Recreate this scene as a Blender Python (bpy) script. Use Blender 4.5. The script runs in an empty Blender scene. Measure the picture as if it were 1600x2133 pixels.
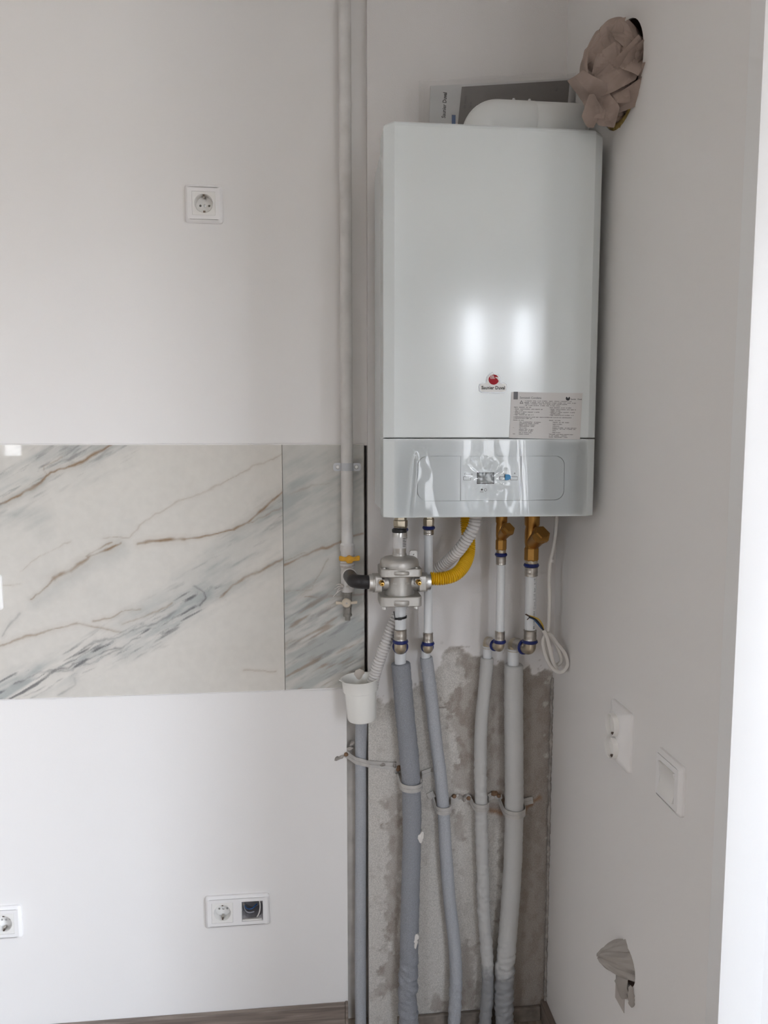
import bpy, bmesh, math, random
import numpy as np
from mathutils import Matrix, Vector

random.seed(7)
SC = bpy.context.scene
COL = SC.collection
PI = math.pi

# ------------------------------------------------------------------ camera
F_PX, PIT, YAW = 1500.0, math.radians(5.39), math.radians(5.67)
CAM = Vector((0.0, -1.64, 1.44))
FWD = Vector((math.cos(PIT)*math.sin(YAW), math.cos(PIT)*math.cos(YAW), -math.sin(PIT)))
RGT = Vector((math.cos(YAW), -math.sin(YAW), 0))
UPV = RGT.cross(FWD)
cd = bpy.data.cameras.new('camera'); cam = bpy.data.objects.new('camera', cd); COL.objects.link(cam)
cd.sensor_fit = 'HORIZONTAL'; cd.sensor_width = 36.0; cd.lens = F_PX/1600*36.0
cd.clip_start = 0.01; cd.clip_end = 200
cam.matrix_world = Matrix(((RGT.x, UPV.x, -FWD.x, CAM.x), (RGT.y, UPV.y, -FWD.y, CAM.y),
                           (RGT.z, UPV.z, -FWD.z, CAM.z), (0, 0, 0, 1)))
SC.camera = cam

# ------------------------------------------------------------------ world, daylight, exposure
SKY_STRENGTH = 27.0
w = bpy.data.worlds.new('World'); SC.world = w; w.use_nodes = True
nt = w.node_tree; nt.nodes.clear()
o_ = nt.nodes.new('ShaderNodeOutputWorld'); b_ = nt.nodes.new('ShaderNodeBackground')
tc = nt.nodes.new('ShaderNodeTexCoord'); sx = nt.nodes.new('ShaderNodeSeparateXYZ')
rp = nt.nodes.new('ShaderNodeValToRGB'); mr = nt.nodes.new('ShaderNodeMapRange')
mr.inputs['From Min'].default_value = -1; mr.inputs['From Max'].default_value = 1
cr = rp.color_ramp                                   # ground below the horizon, overcast sky above
cr.elements[0].position = 0.0; cr.elements[0].color = (.30, .27, .235, 1)
cr.elements[1].position = 1.0; cr.elements[1].color = (.63, .85, 1.17, 1)
for p_, c_ in ((.485, (.36, .33, .29, 1)), (.52, (.92, .95, 1.0, 1))):
    e = cr.elements.new(p_); e.color = c_
nt.links.new(tc.outputs['Generated'], sx.inputs[0]); nt.links.new(sx.outputs['Z'], mr.inputs['Value'])
nt.links.new(mr.outputs[0], rp.inputs[0]); nt.links.new(rp.outputs[0], b_.inputs['Color'])
b_.inputs['Strength'].default_value = SKY_STRENGTH
nt.links.new(b_.outputs[0], o_.inputs['Surface'])
SC.view_settings.view_transform = 'Standard'; SC.view_settings.look = 'None'
SC.view_settings.gamma = 1.0; SC.view_settings.use_curve_mapping = False
SC.view_settings.exposure = 0.36
SC.cycles.use_denoising = True
SC.cycles.max_bounces = 12; SC.cycles.diffuse_bounces = 6; SC.cycles.transparent_max_bounces = 12
SC.cycles.sample_clamp_indirect = 8.0
SC.cycles.caustics_reflective = False; SC.cycles.caustics_refractive = False

# room layout (metres): boiler wall at y = 0, floor z = 0
LW = 0.03                     # white wall with the marble
PX = 0.126                    # left edge of the boiler wall
XR = 0.572                    # side wall next to the boiler
YE = -0.72                    # where that side wall ends
XL, XF, YB, ZC = -3.0, 2.05, -3.6, 2.64
WIN = {  # opening name: (axis, plane, a0, a1, z0, z1, mullions)
    'window_1': ('x', XF, -3.50, -1.85, 0.12, 2.36, 1),
    'window_2': ('y', YB, 0.92, 1.16, 0.95, 2.38, 0),
    'window_4': ('y', YB, 1.30, 1.54, 0.95, 2.38, 0),
    'window_3': ('y', YB, -2.62, -1.99, 1.31, 2.30, 2),
}
def portal(name, loc, rot, sx_, sy_):
    L = bpy.data.lights.new(name, 'AREA'); L.shape = 'RECTANGLE'; L.size = sx_; L.size_y = sy_
    L.cycles.is_portal = True
    o = bpy.data.objects.new(name, L); COL.objects.link(o); o.location = loc; o.rotation_euler = rot
for n_, (ax, pl, a0, a1, z0, z1, _) in WIN.items():
    if ax == 'x': portal(n_+'_portal_offscreen', (pl+.05, (a0+a1)/2, (z0+z1)/2), (0, PI/2, 0), z1-z0, a1-a0)
    else: portal(n_+'_portal_offscreen', ((a0+a1)/2, pl-.05, (z0+z1)/2), (PI/2, 0, 0), a1-a0, z1-z0)

# ------------------------------------------------------------------ helpers
def ray(x, y): return FWD + RGT*((x-800)/F_PX) + UPV*((1066.5-y)/F_PX)
def at(x, y, Y):                       # the point of the plane y = Y that the photograph shows at this pixel
    d = ray(x, y); return CAM + d*((Y-CAM.y)/d.y)
def atx(x, y, X):
    d = ray(x, y); return CAM + d*((X-CAM.x)/d.x)

def lin(c): return c/12.92 if c <= .04045 else ((c+.055)/1.055)**2.4
def rgb(h): h = h.lstrip('#'); return tuple(lin(int(h[i:i+2], 16)/255) for i in (0, 2, 4)) + (1,)

def mat(name, color, rough=.5, metal=0, bump=0, bscale=200, var=0, vscale=12, spec=.5, coat=0, trans=0, **kw):
    m = bpy.data.materials.new(name); m.use_nodes = True; t = m.node_tree; p = t.nodes['Principled BSDF']
    c = rgb(color) if isinstance(color, str) else color
    p.inputs['Base Color'].default_value = c; p.inputs['Roughness'].default_value = rough
    p.inputs['Metallic'].default_value = metal; p.inputs['Specular IOR Level'].default_value = spec
    p.inputs['Coat Weight'].default_value = coat; p.inputs['Transmission Weight'].default_value = trans
    g = t.nodes.new('ShaderNodeTexCoord')
    if var:
        n = t.nodes.new('ShaderNodeTexNoise'); n.inputs['Scale'].default_value = vscale; n.inputs['Detail'].default_value = 6
        r = t.nodes.new('ShaderNodeValToRGB')
        r.color_ramp.elements[0].position = .3; r.color_ramp.elements[1].position = .7
        r.color_ramp.elements[0].color = tuple(max(0, x*(1-var)) for x in c[:3]) + (1,)
        r.color_ramp.elements[1].color = tuple(min(1, x*(1+var*.6)) for x in c[:3]) + (1,)
        t.links.new(g.outputs['Object'], n.inputs['Vector']); t.links.new(n.outputs[0], r.inputs[0]); t.links.new(r.outputs[0], p.inputs['Base Color'])
    if bump:
        n2 = t.nodes.new('ShaderNodeTexNoise'); n2.inputs['Scale'].default_value = bscale; n2.inputs['Detail'].default_value = 4
        bp = t.nodes.new('ShaderNodeBump'); bp.inputs['Strength'].default_value = bump; bp.inputs['Distance'].default_value = .002
        t.links.new(g.outputs['Object'], n2.inputs['Vector']); t.links.new(n2.outputs[0], bp.inputs['Height']); t.links.new(bp.outputs[0], p.inputs['Normal'])
    return m

def film_mat(name, color, fac, rough, ior=1.5):
    m = bpy.data.materials.new(name); m.use_nodes = True; t = m.node_tree; t.nodes.clear()
    o = t.nodes.new('ShaderNodeOutputMaterial'); mx = t.nodes.new('ShaderNodeMixShader')
    a = t.nodes.new('ShaderNodeBsdfTransparent'); b = t.nodes.new('ShaderNodeBsdfGlossy')
    d = t.nodes.new('ShaderNodeBsdfDiffuse'); m2 = t.nodes.new('ShaderNodeMixShader')
    f = t.nodes.new('ShaderNodeFresnel'); f.inputs['IOR'].default_value = ior
    b.inputs['Roughness'].default_value = rough; b.inputs['Color'].default_value = (1, 1, 1, 1)
    d.inputs['Color'].default_value = color; m2.inputs[0].default_value = fac
    t.links.new(a.outputs[0], m2.inputs[1]); t.links.new(d.outputs[0], m2.inputs[2])
    t.links.new(f.outputs[0], mx.inputs[0]); t.links.new(m2.outputs[0], mx.inputs[1]); t.links.new(b.outputs[0], mx.inputs[2])
    t.links.new(mx.outputs[0], o.inputs['Surface'])
    return m

class B:
    def __init__(s): s.v = []; s.f = []
    def add(s, vs, fs, M=None):
        k = len(s.v)
        s.v += [tuple(M @ Vector(p)) if M is not None else tuple(p) for p in vs]
        s.f += [tuple(i+k for i in f) for f in fs]
        return s
    def box(s, x0, x1, y0, y1, z0, z1, M=None):
        vs = [(x, y, z) for x in (x0, x1) for y in (y0, y1) for z in (z0, z1)]
        return s.add(vs, [(0, 1, 3, 2), (4, 6, 7, 5), (0, 4, 5, 1), (2, 3, 7, 6), (0, 2, 6, 4), (1, 5, 7, 3)], M)
    def lathe(s, prof, n=32, M=None, cap0=True, cap1=True, phase=0):
        vs = []; fs = []
        for r, z in prof:
            for i in range(n):
                a = 2*PI*i/n + phase; vs.append((r*math.cos(a), r*math.sin(a), z))
        for j in range(len(prof)-1):
            for i in range(n):
                fs.append((j*n+i, j*n+(i+1) % n, (j+1)*n+(i+1) % n, (j+1)*n+i))
        if cap0: fs.append(tuple(reversed(range(n))))
        if cap1: fs.append(tuple((len(prof)-1)*n+i for i in range(n)))
        return s.add(vs, fs, M)
    def tube(s, path, r, n=16, caps=True, flat=None):
        P = [Vector(p) for p in path]; m = len(P)
        R = r if hasattr(r, '__len__') else [r]*m
        T = [(P[min(i+1, m-1)]-P[max(i-1, 0)]).normalized() for i in range(m)]
        u = T[0].orthogonal().normalized()
        vs = []; fs = []
        for i in range(m):
            u = (u - T[i]*u.dot(T[i])).normalized(); v = T[i].cross(u)
            for k in range(n):
                a = 2*PI*k/n; vs.append(P[i] + (u*math.cos(a) + v*math.sin(a))*R[i])
        for i in range(m-1):
            for k in range(n):
                fs.append((i*n+k, i*n+(k+1) % n, (i+1)*n+(k+1) % n, (i+1)*n+k))
        if caps: fs += [tuple(reversed(range(n))), tuple((m-1)*n+k for k in range(n))]
        return s.add(vs, fs)
    def prism(s, loop, z0, z1, M=None):
        n = len(loop)
        vs = [(x, y, z0) for x, y in loop] + [(x, y, z1) for x, y in loop]
        fs = [tuple(reversed(range(n))), tuple(range(n, 2*n))] + [(i, (i+1) % n, n+(i+1) % n, n+i) for i in range(n)]
        return s.add(vs, fs, M)
    def loft(s, rings, M=None, cap0=True, cap1=True):       # rings: equal-length lists of 3-D points
        n = len(rings[0]); vs = [p for r in rings for p in r]; fs = []
        for j in range(len(rings)-1):
            for i in range(n): fs.append((j*n+i, j*n+(i+1) % n, (j+1)*n+(i+1) % n, (j+1)*n+i))
        if cap0: fs.append(tuple(reversed(range(n))))
        if cap1: fs.append(tuple((len(rings)-1)*n+i for i in range(n)))
        return s.add(vs, fs, M)
    def build(s, name, m, parent=None, smooth=35, bevel=0, seg=2, fix=True):
        me = bpy.data.meshes.new(name); me.from_pydata([tuple(p) for p in s.v], [], s.f)
        if fix:
            bm = bmesh.new(); bm.from_mesh(me); bmesh.ops.recalc_face_normals(bm, faces=bm.faces); bm.to_mesh(me); bm.free()
        return link(name, me, m, parent, smooth, bevel, seg)

def link(name, me, m, parent=None, smooth=35, bevel=0, seg=2):
    if m is not None: me.materials.append(m)
    if smooth:
        me.polygons.foreach_set('use_smooth', [True]*len(me.polygons)); me.set_sharp_from_angle(angle=math.radians(smooth))
    o = bpy.data.objects.new(name, me); COL.objects.link(o)
    if bevel:
        md = o.modifiers.new('bevel', 'BEVEL'); md.width = bevel; md.segments = seg; md.limit_method = 'ANGLE'; md.angle_limit = math.radians(40)
        md.harden_normals = False
    if parent is not None: adopt(o, parent)
    return o
def adopt(o, parent):
    o.parent = parent
    o.matrix_parent_inverse = Matrix.Translation(-Vector(parent.location)) if parent.type == 'EMPTY' else Matrix.Identity(4)
    return o
def thing(name, loc, label, cat, group=None):
    o = bpy.data.objects.new(name, None); o.empty_display_size = .03; COL.objects.link(o); o.location = loc
    return tag(o, label, cat, group)
def tag(o, label=None, cat=None, group=None, kind=None):
    for k, v in (('label', label), ('category', cat), ('group', group), ('kind', kind)):
        if v: o[k] = v
    return o
def struct(o, label): return tag(o, label, 'wall' if 'wall' in o.name else o.name.split('_')[0], None, 'structure')

def frame(p, ax, up=None):            # matrix: local z -> ax, local y ~ up
    z = Vector(ax).normalized()
    if up is None: up = (0, 0, 1) if abs(z.z) < .9 else (0, -1, 0)
    y = Vector(up); y = (y - z*y.dot(z)).normalized(); x = y.cross(z)
    return Matrix(((x.x, y.x, z.x, p[0]), (x.y, y.y, z.y, p[1]), (x.z, y.z, z.z, p[2]), (0, 0, 0, 1)))
def MF(p): return frame(p, (0, -1, 0))      # on a wall that faces the room from y: local x -> +X, y -> Z, z -> -Y
def MR(p): return frame(p, (-1, 0, 0))      # on the side wall: local z -> -X
def spline(pts, n=12):
    P = [Vector(p) for p in pts]; P = [P[0]*2-P[1]] + P + [P[-1]*2-P[-2]]; out = []
    for i in range(1, len(P)-2):
        for k in range(n):
            t = k/n; a, b, c, d = P[i-1], P[i], P[i+1], P[i+2]
            out.append(.5*((2*b)+(c-a)*t+(2*a-5*b+4*c-d)*t*t+(3*b-a-3*c+d)*t**3))
    return out + [P[-2]]
def resample(path, step):
    P = [Vector(p) for p in path]; L = [0]
    for a, b in zip(P, P[1:]): L.append(L[-1]+(b-a).length)
    n = max(2, int(L[-1]/step)); out = []; j = 0
    for i in range(n+1):
        s = L[-1]*i/n
        while j < len(P)-2 and L[j+1] < s: j += 1
        t = (s-L[j])/max(1e-9, L[j+1]-L[j]); out.append(P[j].lerp(P[j+1], t))
    return out
def rrect(wd, ht, r, n=6, cx=0, cy=0):
    pts = []
    for sx_, sy_, a0 in ((1, 1, 0), (-1, 1, PI/2), (-1, -1, PI), (1, -1, 1.5*PI)):
        for i in range(n+1):
            a = a0 + PI/2*i/n
            pts.append((cx+sx_*(wd/2-r)+r*math.cos(a), cy+sy_*(ht/2-r)+r*math.sin(a)))
    return pts
def fillet(pts, rad, n=8):            # polyline with rounded corners
    P = [Vector(p) for p in pts]; out = [P[0]]
    for a, b, c in zip(P, P[1:], P[2:]):
        u = (a-b).normalized(); v = (c-b).normalized(); ang = u.angle(v); t = min(rad/math.tan(ang/2), (a-b).length*.49, (c-b).length*.49)
        s, e = b+u*t, b+v*t
        for i in range(n+1):
            k = i/n; out.append((1-k)**2*s + 2*k*(1-k)*b + k*k*e)
    return out + [P[-1]]
def text(body, size, M, b=None, depth=0.0, align='CENTER', width=None, bold=0.0):
    cu = bpy.data.curves.new('t', 'FONT'); cu.body = body; cu.size = size; cu.align_x = align; cu.align_y = 'CENTER'
    cu.extrude = depth; cu.resolution_u = 2; cu.offset = bold
    o = bpy.data.objects.new('t', cu); COL.objects.link(o); dg = bpy.context.evaluated_depsgraph_get(); dg.update()
    me = bpy.data.meshes.new_from_object(o.evaluated_get(dg))
    vs = [v.co.copy() for v in me.vertices]; fs = [tuple(p.vertices) for p in me.polygons]
    if width and vs:
        xs = [v.x for v in vs]; k = width/max(1e-6, max(xs)-min(xs)); vs = [Vector((v.x*k, v.y, v.z)) for v in vs]
    bpy.data.objects.remove(o); bpy.data.curves.remove(cu); bpy.data.meshes.remove(me)
    b = b or B(); b.add(vs, fs, M); return b
def cut(o, cutters):
    for c in cutters:
        co = c.build('cutter', None, smooth=0)
        md = o.modifiers.new('cut', 'BOOLEAN'); md.operation = 'DIFFERENCE'; md.solver = 'EXACT'; md.object = co
        dg = bpy.context.evaluated_depsgraph_get(); dg.update()
        me = bpy.data.meshes.new_from_object(o.evaluated_get(dg)); o.modifiers.clear(); o.data = me; bpy.data.objects.remove(co)

_rs = np.random.RandomState(11)
_tab = _rs.rand(256, 256)
def vnoise(x, y):
    xi = np.floor(x).astype(int); yi = np.floor(y).astype(int); fx = x-xi; fy = y-yi
    fx = fx*fx*(3-2*fx); fy = fy*fy*(3-2*fy); g = lambda i, j: _tab[i % 256, j % 256]
    return (g(xi, yi)*(1-fx)+g(xi+1, yi)*fx)*(1-fy) + (g(xi, yi+1)*(1-fx)+g(xi+1, yi+1)*fx)*fy
def fbm(x, y, o=5):
    s = 0; a = .5
    for k in range(o): s = s + a*vnoise(x*2**k+17.3*k, y*2**k+5.1*k); a *= .5
    return s
def pdist(x, y, poly):               # distance to a polyline (arrays)
    d = np.full(x.shape, 1e9)
    for (ax, ay), (bx, by) in zip(poly, poly[1:]):
        vx, vy = bx-ax, by-ay; t = np.clip(((x-ax)*vx+(y-ay)*vy)/(vx*vx+vy*vy+1e-9), 0, 1)
        d = np.minimum(d, np.hypot(x-ax-t*vx, y-ay-t*vy))
    return d
def inpoly(x, y, poly):
    c = np.zeros(x.shape, bool); n = len(poly)
    for i in range(n):
        (x0, y0), (x1, y1) = poly[i], poly[(i+1) % n]
        if y0 == y1: continue
        c ^= ((y0 > y) != (y1 > y)) & (x < (x1-x0)*(y-y0)/(y1-y0)+x0)
    return c
def sdpoly(x, y, poly):              # signed distance, positive inside
    d = pdist(x, y, poly+[poly[0]]); return np.where(inpoly(x, y, poly), d, -d)
def paint(me, arr, name='tint'):      # arr: (n, 4) colour attribute of surface pigments
    at_ = me.color_attributes.new(name, 'FLOAT_COLOR', 'POINT'); at_.data.foreach_set('color', np.asarray(arr, np.float32).ravel())
def to_px(X, Y, Z):                   # pixel of world points, for laying traced marks out on a surface
    vx, vy, vz = X-CAM.x, Y-CAM.y, Z-CAM.z
    z = vx*FWD.x+vy*FWD.y+vz*FWD.z
    return 800+F_PX*(vx*RGT.x+vy*RGT.y)/z, 1066.5-F_PX*(vx*UPV.x+vy*UPV.y+vz*UPV.z)/z

# ------------------------------------------------------------------ materials
M = {}
M['paint'] = mat('wall_paint', (.78, .765, .755, 1), .75, bump=.05, bscale=260)
M['ceil'] = mat('ceiling_paint', (.78, .77, .76, 1), .85, bump=.03)
M['room'] = mat('room_paint', (.42, .405, .385, 1), .8, bump=.03)
M['floorwood'] = None
M['plastic'] = mat('white_plastic', (.80, .79, .79, 1), .32)
M['plastic2'] = mat('ivory_plastic', (.78, .77, .75, 1), .3)
M['black'] = mat('black_plastic', (.008, .008, .009, 1), .4)
M['boiler'] = mat('boiler_enamel', (.69, .735, .745, 1), .16, bump=.03, bscale=520, spec=.5, coat=.3)
M['boiler'].node_tree.nodes['Principled BSDF'].inputs['Coat Roughness'].default_value = .09
M['boilerside'] = mat('boiler_side_steel', (.66, .69, .70, 1), .3)
M['lcd'] = mat('display_grey', (.13, .14, .132, 1), .25)
M['ink'] = mat('black_ink', (.008, .008, .010, 1), .6, spec=.2)
M['inkgrey'] = mat('grey_ink', (.045, .045, .05, 1), .6, spec=.2)
M['sticker'] = mat('sticker_paper', (.60, .59, .585, 1), .5)
M['chrome'] = mat('chrome', (.62, .63, .64, 1), .32, 1)
M['red'] = mat('red_enamel', (.36, .004, .016, 1), .5, spec=.25)
M['badge'] = mat('badge_white', (.82, .83, .83, 1), .5, spec=.3)
M['rim'] = mat('badge_rim', (.30, .31, .32, 1), .35, 1)
M['blue'] = mat('blue_tab', (.012, .22, .48, 1), .35)
M['navy'] = mat('navy_ring', (.006, .016, .13, 1), .35)
M['pipe'] = mat('white_pipe', (.72, .74, .76, 1), .35)
M['gaspipe'] = mat('painted_pipe', (.66, .645, .63, 1), .45, bump=.12, bscale=90, var=.10, vscale=25)
M['steel'] = mat('nickel_sleeve', (.50, .47, .43, 1), .33, 1, bump=.05, bscale=80, var=.2, vscale=60)
M['nickel'] = mat('nickel_brass', (.52, .46, .36, 1), .3, 1)
M['brass'] = mat('brass', (.44, .235, .065, 1), .36, 1, bump=.08, bscale=150)
M['brassy'] = mat('bright_brass', (.62, .38, .10, 1), .3, 1)
M['alu'] = mat('cast_aluminium', (.50, .485, .46, 1), .46, .75, bump=.15, bscale=260)
M['alu2'] = mat('machined_aluminium', (.60, .59, .57, 1), .3, .9)
M['iron'] = mat('black_iron', (.022, .020, .022, 1), .42, .2, bump=.06)
M['yellow'] = mat('yellow_hose', (.70, .41, .004, 1), .4)
M['yellow2'] = mat('yellow_lever', (.66, .33, .01, 1), .45, var=.2, vscale=80)
M['cream'] = mat('cream_lever', (.62, .54, .43, 1), .5)
M['hose'] = mat('grey_white_hose', (.62, .60, .59, 1), .42)
M['foam'] = mat('grey_foam_blue', (.265, .277, .305, 1), .75, bump=.45, bscale=600, var=.22, vscale=520)
def foam_paint_mat():                  # pale overspray on the upper length, bare dark foam near the floor
    m = mat('grey_foam_pale', (.50, .50, .495, 1), .7, bump=.3, bscale=380); t = m.node_tree; p = t.nodes['Principled BSDF']
    g = t.nodes.new('ShaderNodeTexCoord'); sp = t.nodes.new('ShaderNodeSeparateXYZ'); n = t.nodes.new('ShaderNodeTexNoise'); n.inputs['Scale'].default_value = 45; n.inputs['Detail'].default_value = 5
    ma = t.nodes.new('ShaderNodeMath'); ma.operation = 'MULTIPLY_ADD'; ma.inputs[1].default_value = .07
    mp = t.nodes.new('ShaderNodeMapRange'); mp.inputs['From Min'].default_value = .185; mp.inputs['From Max'].default_value = .215
    mx = t.nodes.new('ShaderNodeMix'); mx.data_type = 'RGBA'; mx.inputs['A'].default_value = (.27, .275, .285, 1); mx.inputs['B'].default_value = (.50, .50, .495, 1)
    t.links.new(g.outputs['Object'], sp.inputs[0]); t.links.new(g.outputs['Object'], n.inputs['Vector']); t.links.new(n.outputs[0], ma.inputs[0]); t.links.new(sp.outputs['Z'], ma.inputs[2])
    t.links.new(ma.outputs[0], mp.inputs['Value']); t.links.new(mp.outputs[0], mx.inputs['Factor']); t.links.new(mx.outputs['Result'], p.inputs['Base Color']); return m
M['foam2'] = foam_paint_mat()
M['cup'] = mat('cup_white', (.80, .80, .77, 1), .25)
M['tab'] = mat('cup_tab', (.62, .56, .50, 1), .35)
M['strap'] = mat('painted_strap', (.47, .455, .44, 1), .45, .1, bump=.1, var=.15, vscale=60)
M['clamp'] = mat('grey_clamp', (.50, .515, .54, 1), .4, .2)
M['rust'] = mat('rusty_steel', (.22, .13, .075, 1), .7, .3, var=.4, vscale=150)
M['cable'] = mat('white_cable', (.66, .64, .61, 1), .4)
M['wire_y'] = mat('wire_yellow', (.55, .36, .05, 1), .4)
M['wire_b'] = mat('wire_blue', (.02, .09, .26, 1), .4)
M['wire_k'] = mat('wire_black', (.012, .010, .010, 1), .4)
M['copper'] = mat('copper_strand', (.12, .08, .06, 1), .4, .8)
M['paper'] = mat('brown_kraft_paper', (.34, .265, .23, 1), .8, bump=.2, bscale=90, var=.2, vscale=30)
M['insul'] = mat('yellow_wool', (.36, .26, .08, 1), .9, bump=.6, bscale=300, var=.4, vscale=120)
M['rag'] = mat('grey_plastic_rag', (.34, .315, .29, 1), .45, bump=.12, bscale=60)
M['tape'] = mat('beige_tape', (.46, .42, .39, 1), .6)
M['flue'] = mat('flue_white', (.66, .675, .67, 1), .38)
M['booklet'] = mat('booklet_paper', (.60, .60, .60, 1), .5)
M['cover'] = mat('booklet_cover', (.125, .112, .108, 1), .4)
M['raw'] = mat('raw_plaster', (.34, .315, .29, 1), .9, bump=.6, bscale=160, var=.35, vscale=60)
M['plaster'] = mat('plaster_scrap', (.66, .63, .60, 1), .85, bump=.4, bscale=200)
M['pvc'] = mat('window_frame_white', (.80, .80, .80, 1), .3)
M['plastic_bag'] = film_mat('clear_bag', (.75, .73, .72, 1), .07, .10, 1.4)
M['film'] = film_mat('protective_film', (.8, .8, .8, 1), .0, .03, 1.48)
M['glass'] = film_mat('window_glass', (.8, .8, .8, 1), .0, .01, 1.3)

def wood_mat(name, dark, light, axis='X'):
    m = bpy.data.materials.new(name); m.use_nodes = True; t = m.node_tree; p = t.nodes['Principled BSDF']; p.inputs['Roughness'].default_value = .5
    g = t.nodes.new('ShaderNodeTexCoord'); mp = t.nodes.new('ShaderNodeMapping')
    mp.inputs['Scale'].default_value = {'X': (3, 40, 60), 'Y': (40, 3, 60)}[axis]
    n = t.nodes.new('ShaderNodeTexNoise'); n.inputs['Scale'].default_value = 1.4; n.inputs['Detail'].default_value = 8; n.inputs['Distortion'].default_value = 1.2
    r = t.nodes.new('ShaderNodeValToRGB'); r.color_ramp.elements[0].position = .35; r.color_ramp.elements[1].position = .66
    r.color_ramp.elements[0].color = rgb(dark); r.color_ramp.elements[1].color = rgb(light)
    t.links.new(g.outputs['Object'], mp.inputs[0]); t.links.new(mp.outputs[0], n.inputs['Vector']); t.links.new(n.outputs[0], r.inputs[0]); t.links.new(r.outputs[0], p.inputs['Base Color'])
    bp = t.nodes.new('ShaderNodeBump'); bp.inputs['Strength'].default_value = .1; t.links.new(n.outputs[0], bp.inputs['Height']); t.links.new(bp.outputs[0], p.inputs['Normal'])
    return m
M['wood'] = wood_mat('baseboard_wood', '#6d625b', '#94887f')
M['woodY'] = wood_mat('baseboard_wood_side', '#6d625b', '#94887f', 'Y')
M['laminate'] = wood_mat('laminate', '#7d7065', '#a39688', 'Y')

def attr_mat(name, cols, rough=.6, fine=260, fine_amt=.12, bump=.2, spec=.5, extra=None):
    """base colour cols[0], then lerped to cols[1..3] by the R, G, B pigment of the 'tint' attribute"""
    m = bpy.data.materials.new(name); m.use_nodes = True; t = m.node_tree; p = t.nodes['Principled BSDF']
    p.inputs['Roughness'].default_value = rough; p.inputs['Specular IOR Level'].default_value = spec
    a = t.nodes.new('ShaderNodeAttribute'); a.attribute_name = 'tint'; s = t.nodes.new('ShaderNodeSeparateColor'); t.links.new(a.outputs['Color'], s.inputs[0])
    g = t.nodes.new('ShaderNodeTexCoord'); n = t.nodes.new('ShaderNodeTexNoise'); n.inputs['Scale'].default_value = fine; n.inputs['Detail'].default_value = 6
    t.links.new(g.outputs['Object'], n.inputs['Vector'])
    prev = None
    for k, c in enumerate(cols[1:4]):
        mx = t.nodes.new('ShaderNodeMix'); mx.data_type = 'RGBA'
        if prev is None: mx.inputs['A'].default_value = cols[0]
        else: t.links.new(prev, mx.inputs['A'])
        mx.inputs['B'].default_value = c; t.links.new(s.outputs[k], mx.inputs['Factor']); prev = mx.outputs['Result']
    mul = t.nodes.new('ShaderNodeMix'); mul.data_type = 'RGBA'; mul.blend_type = 'MULTIPLY'
    rm = t.nodes.new('ShaderNodeMapRange'); rm.inputs['From Min'].default_value = .3; rm.inputs['From Max'].default_value = .7
    rm.inputs['To Min'].default_value = 1-fine_amt; rm.inputs['To Max'].default_value = 1
    t.links.new(n.outputs[0], rm.inputs['Value']); t.links.new(prev, mul.inputs['A']); t.links.new(rm.outputs[0], mul.inputs['B'])
    if extra == 'rough':           # only the unpainted areas are speckled
        ad = t.nodes.new('ShaderNodeMath'); ad.operation = 'MAXIMUM'; t.links.new(s.outputs[0], ad.inputs[0]); t.links.new(s.outputs[1], ad.inputs[1]); t.links.new(ad.outputs[0], mul.inputs['Factor'])
    else: mul.inputs['Factor'].default_value = 1
    t.links.new(mul.outputs['Result'], p.inputs['Base Color'])
    if bump:
        bp = t.nodes.new('ShaderNodeBump'); bp.inputs['Strength'].default_value = bump; bp.inputs['Distance'].default_value = .001
        t.links.new(n.outputs[0], bp.inputs['Height']); t.links.new(bp.outputs[0], p.inputs['Normal'])
    return m
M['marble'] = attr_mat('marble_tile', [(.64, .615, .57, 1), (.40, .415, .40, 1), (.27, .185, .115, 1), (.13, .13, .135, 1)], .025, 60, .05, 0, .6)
M['backwall'] = attr_mat('boiler_wall_plaster', [(.72, .70, .69, 1), (.62, .595, .56, 1), (.36, .315, .28, 1), (.30, .15, .07, 1)], .85, 420, .35, .35, .3, 'rough')

# ------------------------------------------------------------------ the room
struct(B().box(XL-.2, XF+.2, YB-.2, .3, -.1, 0).build('floor', M['laminate'], smooth=0), 'grey brown laminate floor of the room')
struct(B().box(XL-.2, XF+.2, YB-.2, .3, ZC, ZC+.1).build('ceiling', M['ceil'], smooth=0), 'plain white painted ceiling')
CHX = at(725, 2085, LW).x; CHZ = at(720, 1432, LW).z
b = B().prism([(XL, 0), (CHX, 0), (CHX, CHZ-.004), (PX, CHZ-.004), (PX, ZC), (XL, ZC)], -.0, .062, Matrix(((1, 0, 0, 0), (0, 0, 1, LW), (0, 1, 0, 0), (0, 0, 0, 1))))
wall_left = b.build('wall_left', M['paint'], smooth=0)
struct(wall_left, 'white painted wall carrying the marble tiles and outlets')
struct(B().box(XL-.1, PX, LW+.062, .25, 0, ZC).box(CHX, PX, LW+.016, LW+.0621, 0, CHZ-.004).build('wall_chase', mat('chase_plaster', (.52, .49, .46, 1), .9, bump=.5, bscale=120, var=.15, vscale=30), smooth=0), 'rough grey masonry at the back of the pipe chase')
struct(B().box(XL-.15, XL, YB, .25, 0, ZC).build('wall_far_left', M['room'], smooth=0), 'plain beige wall of the room beside the marble')

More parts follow.
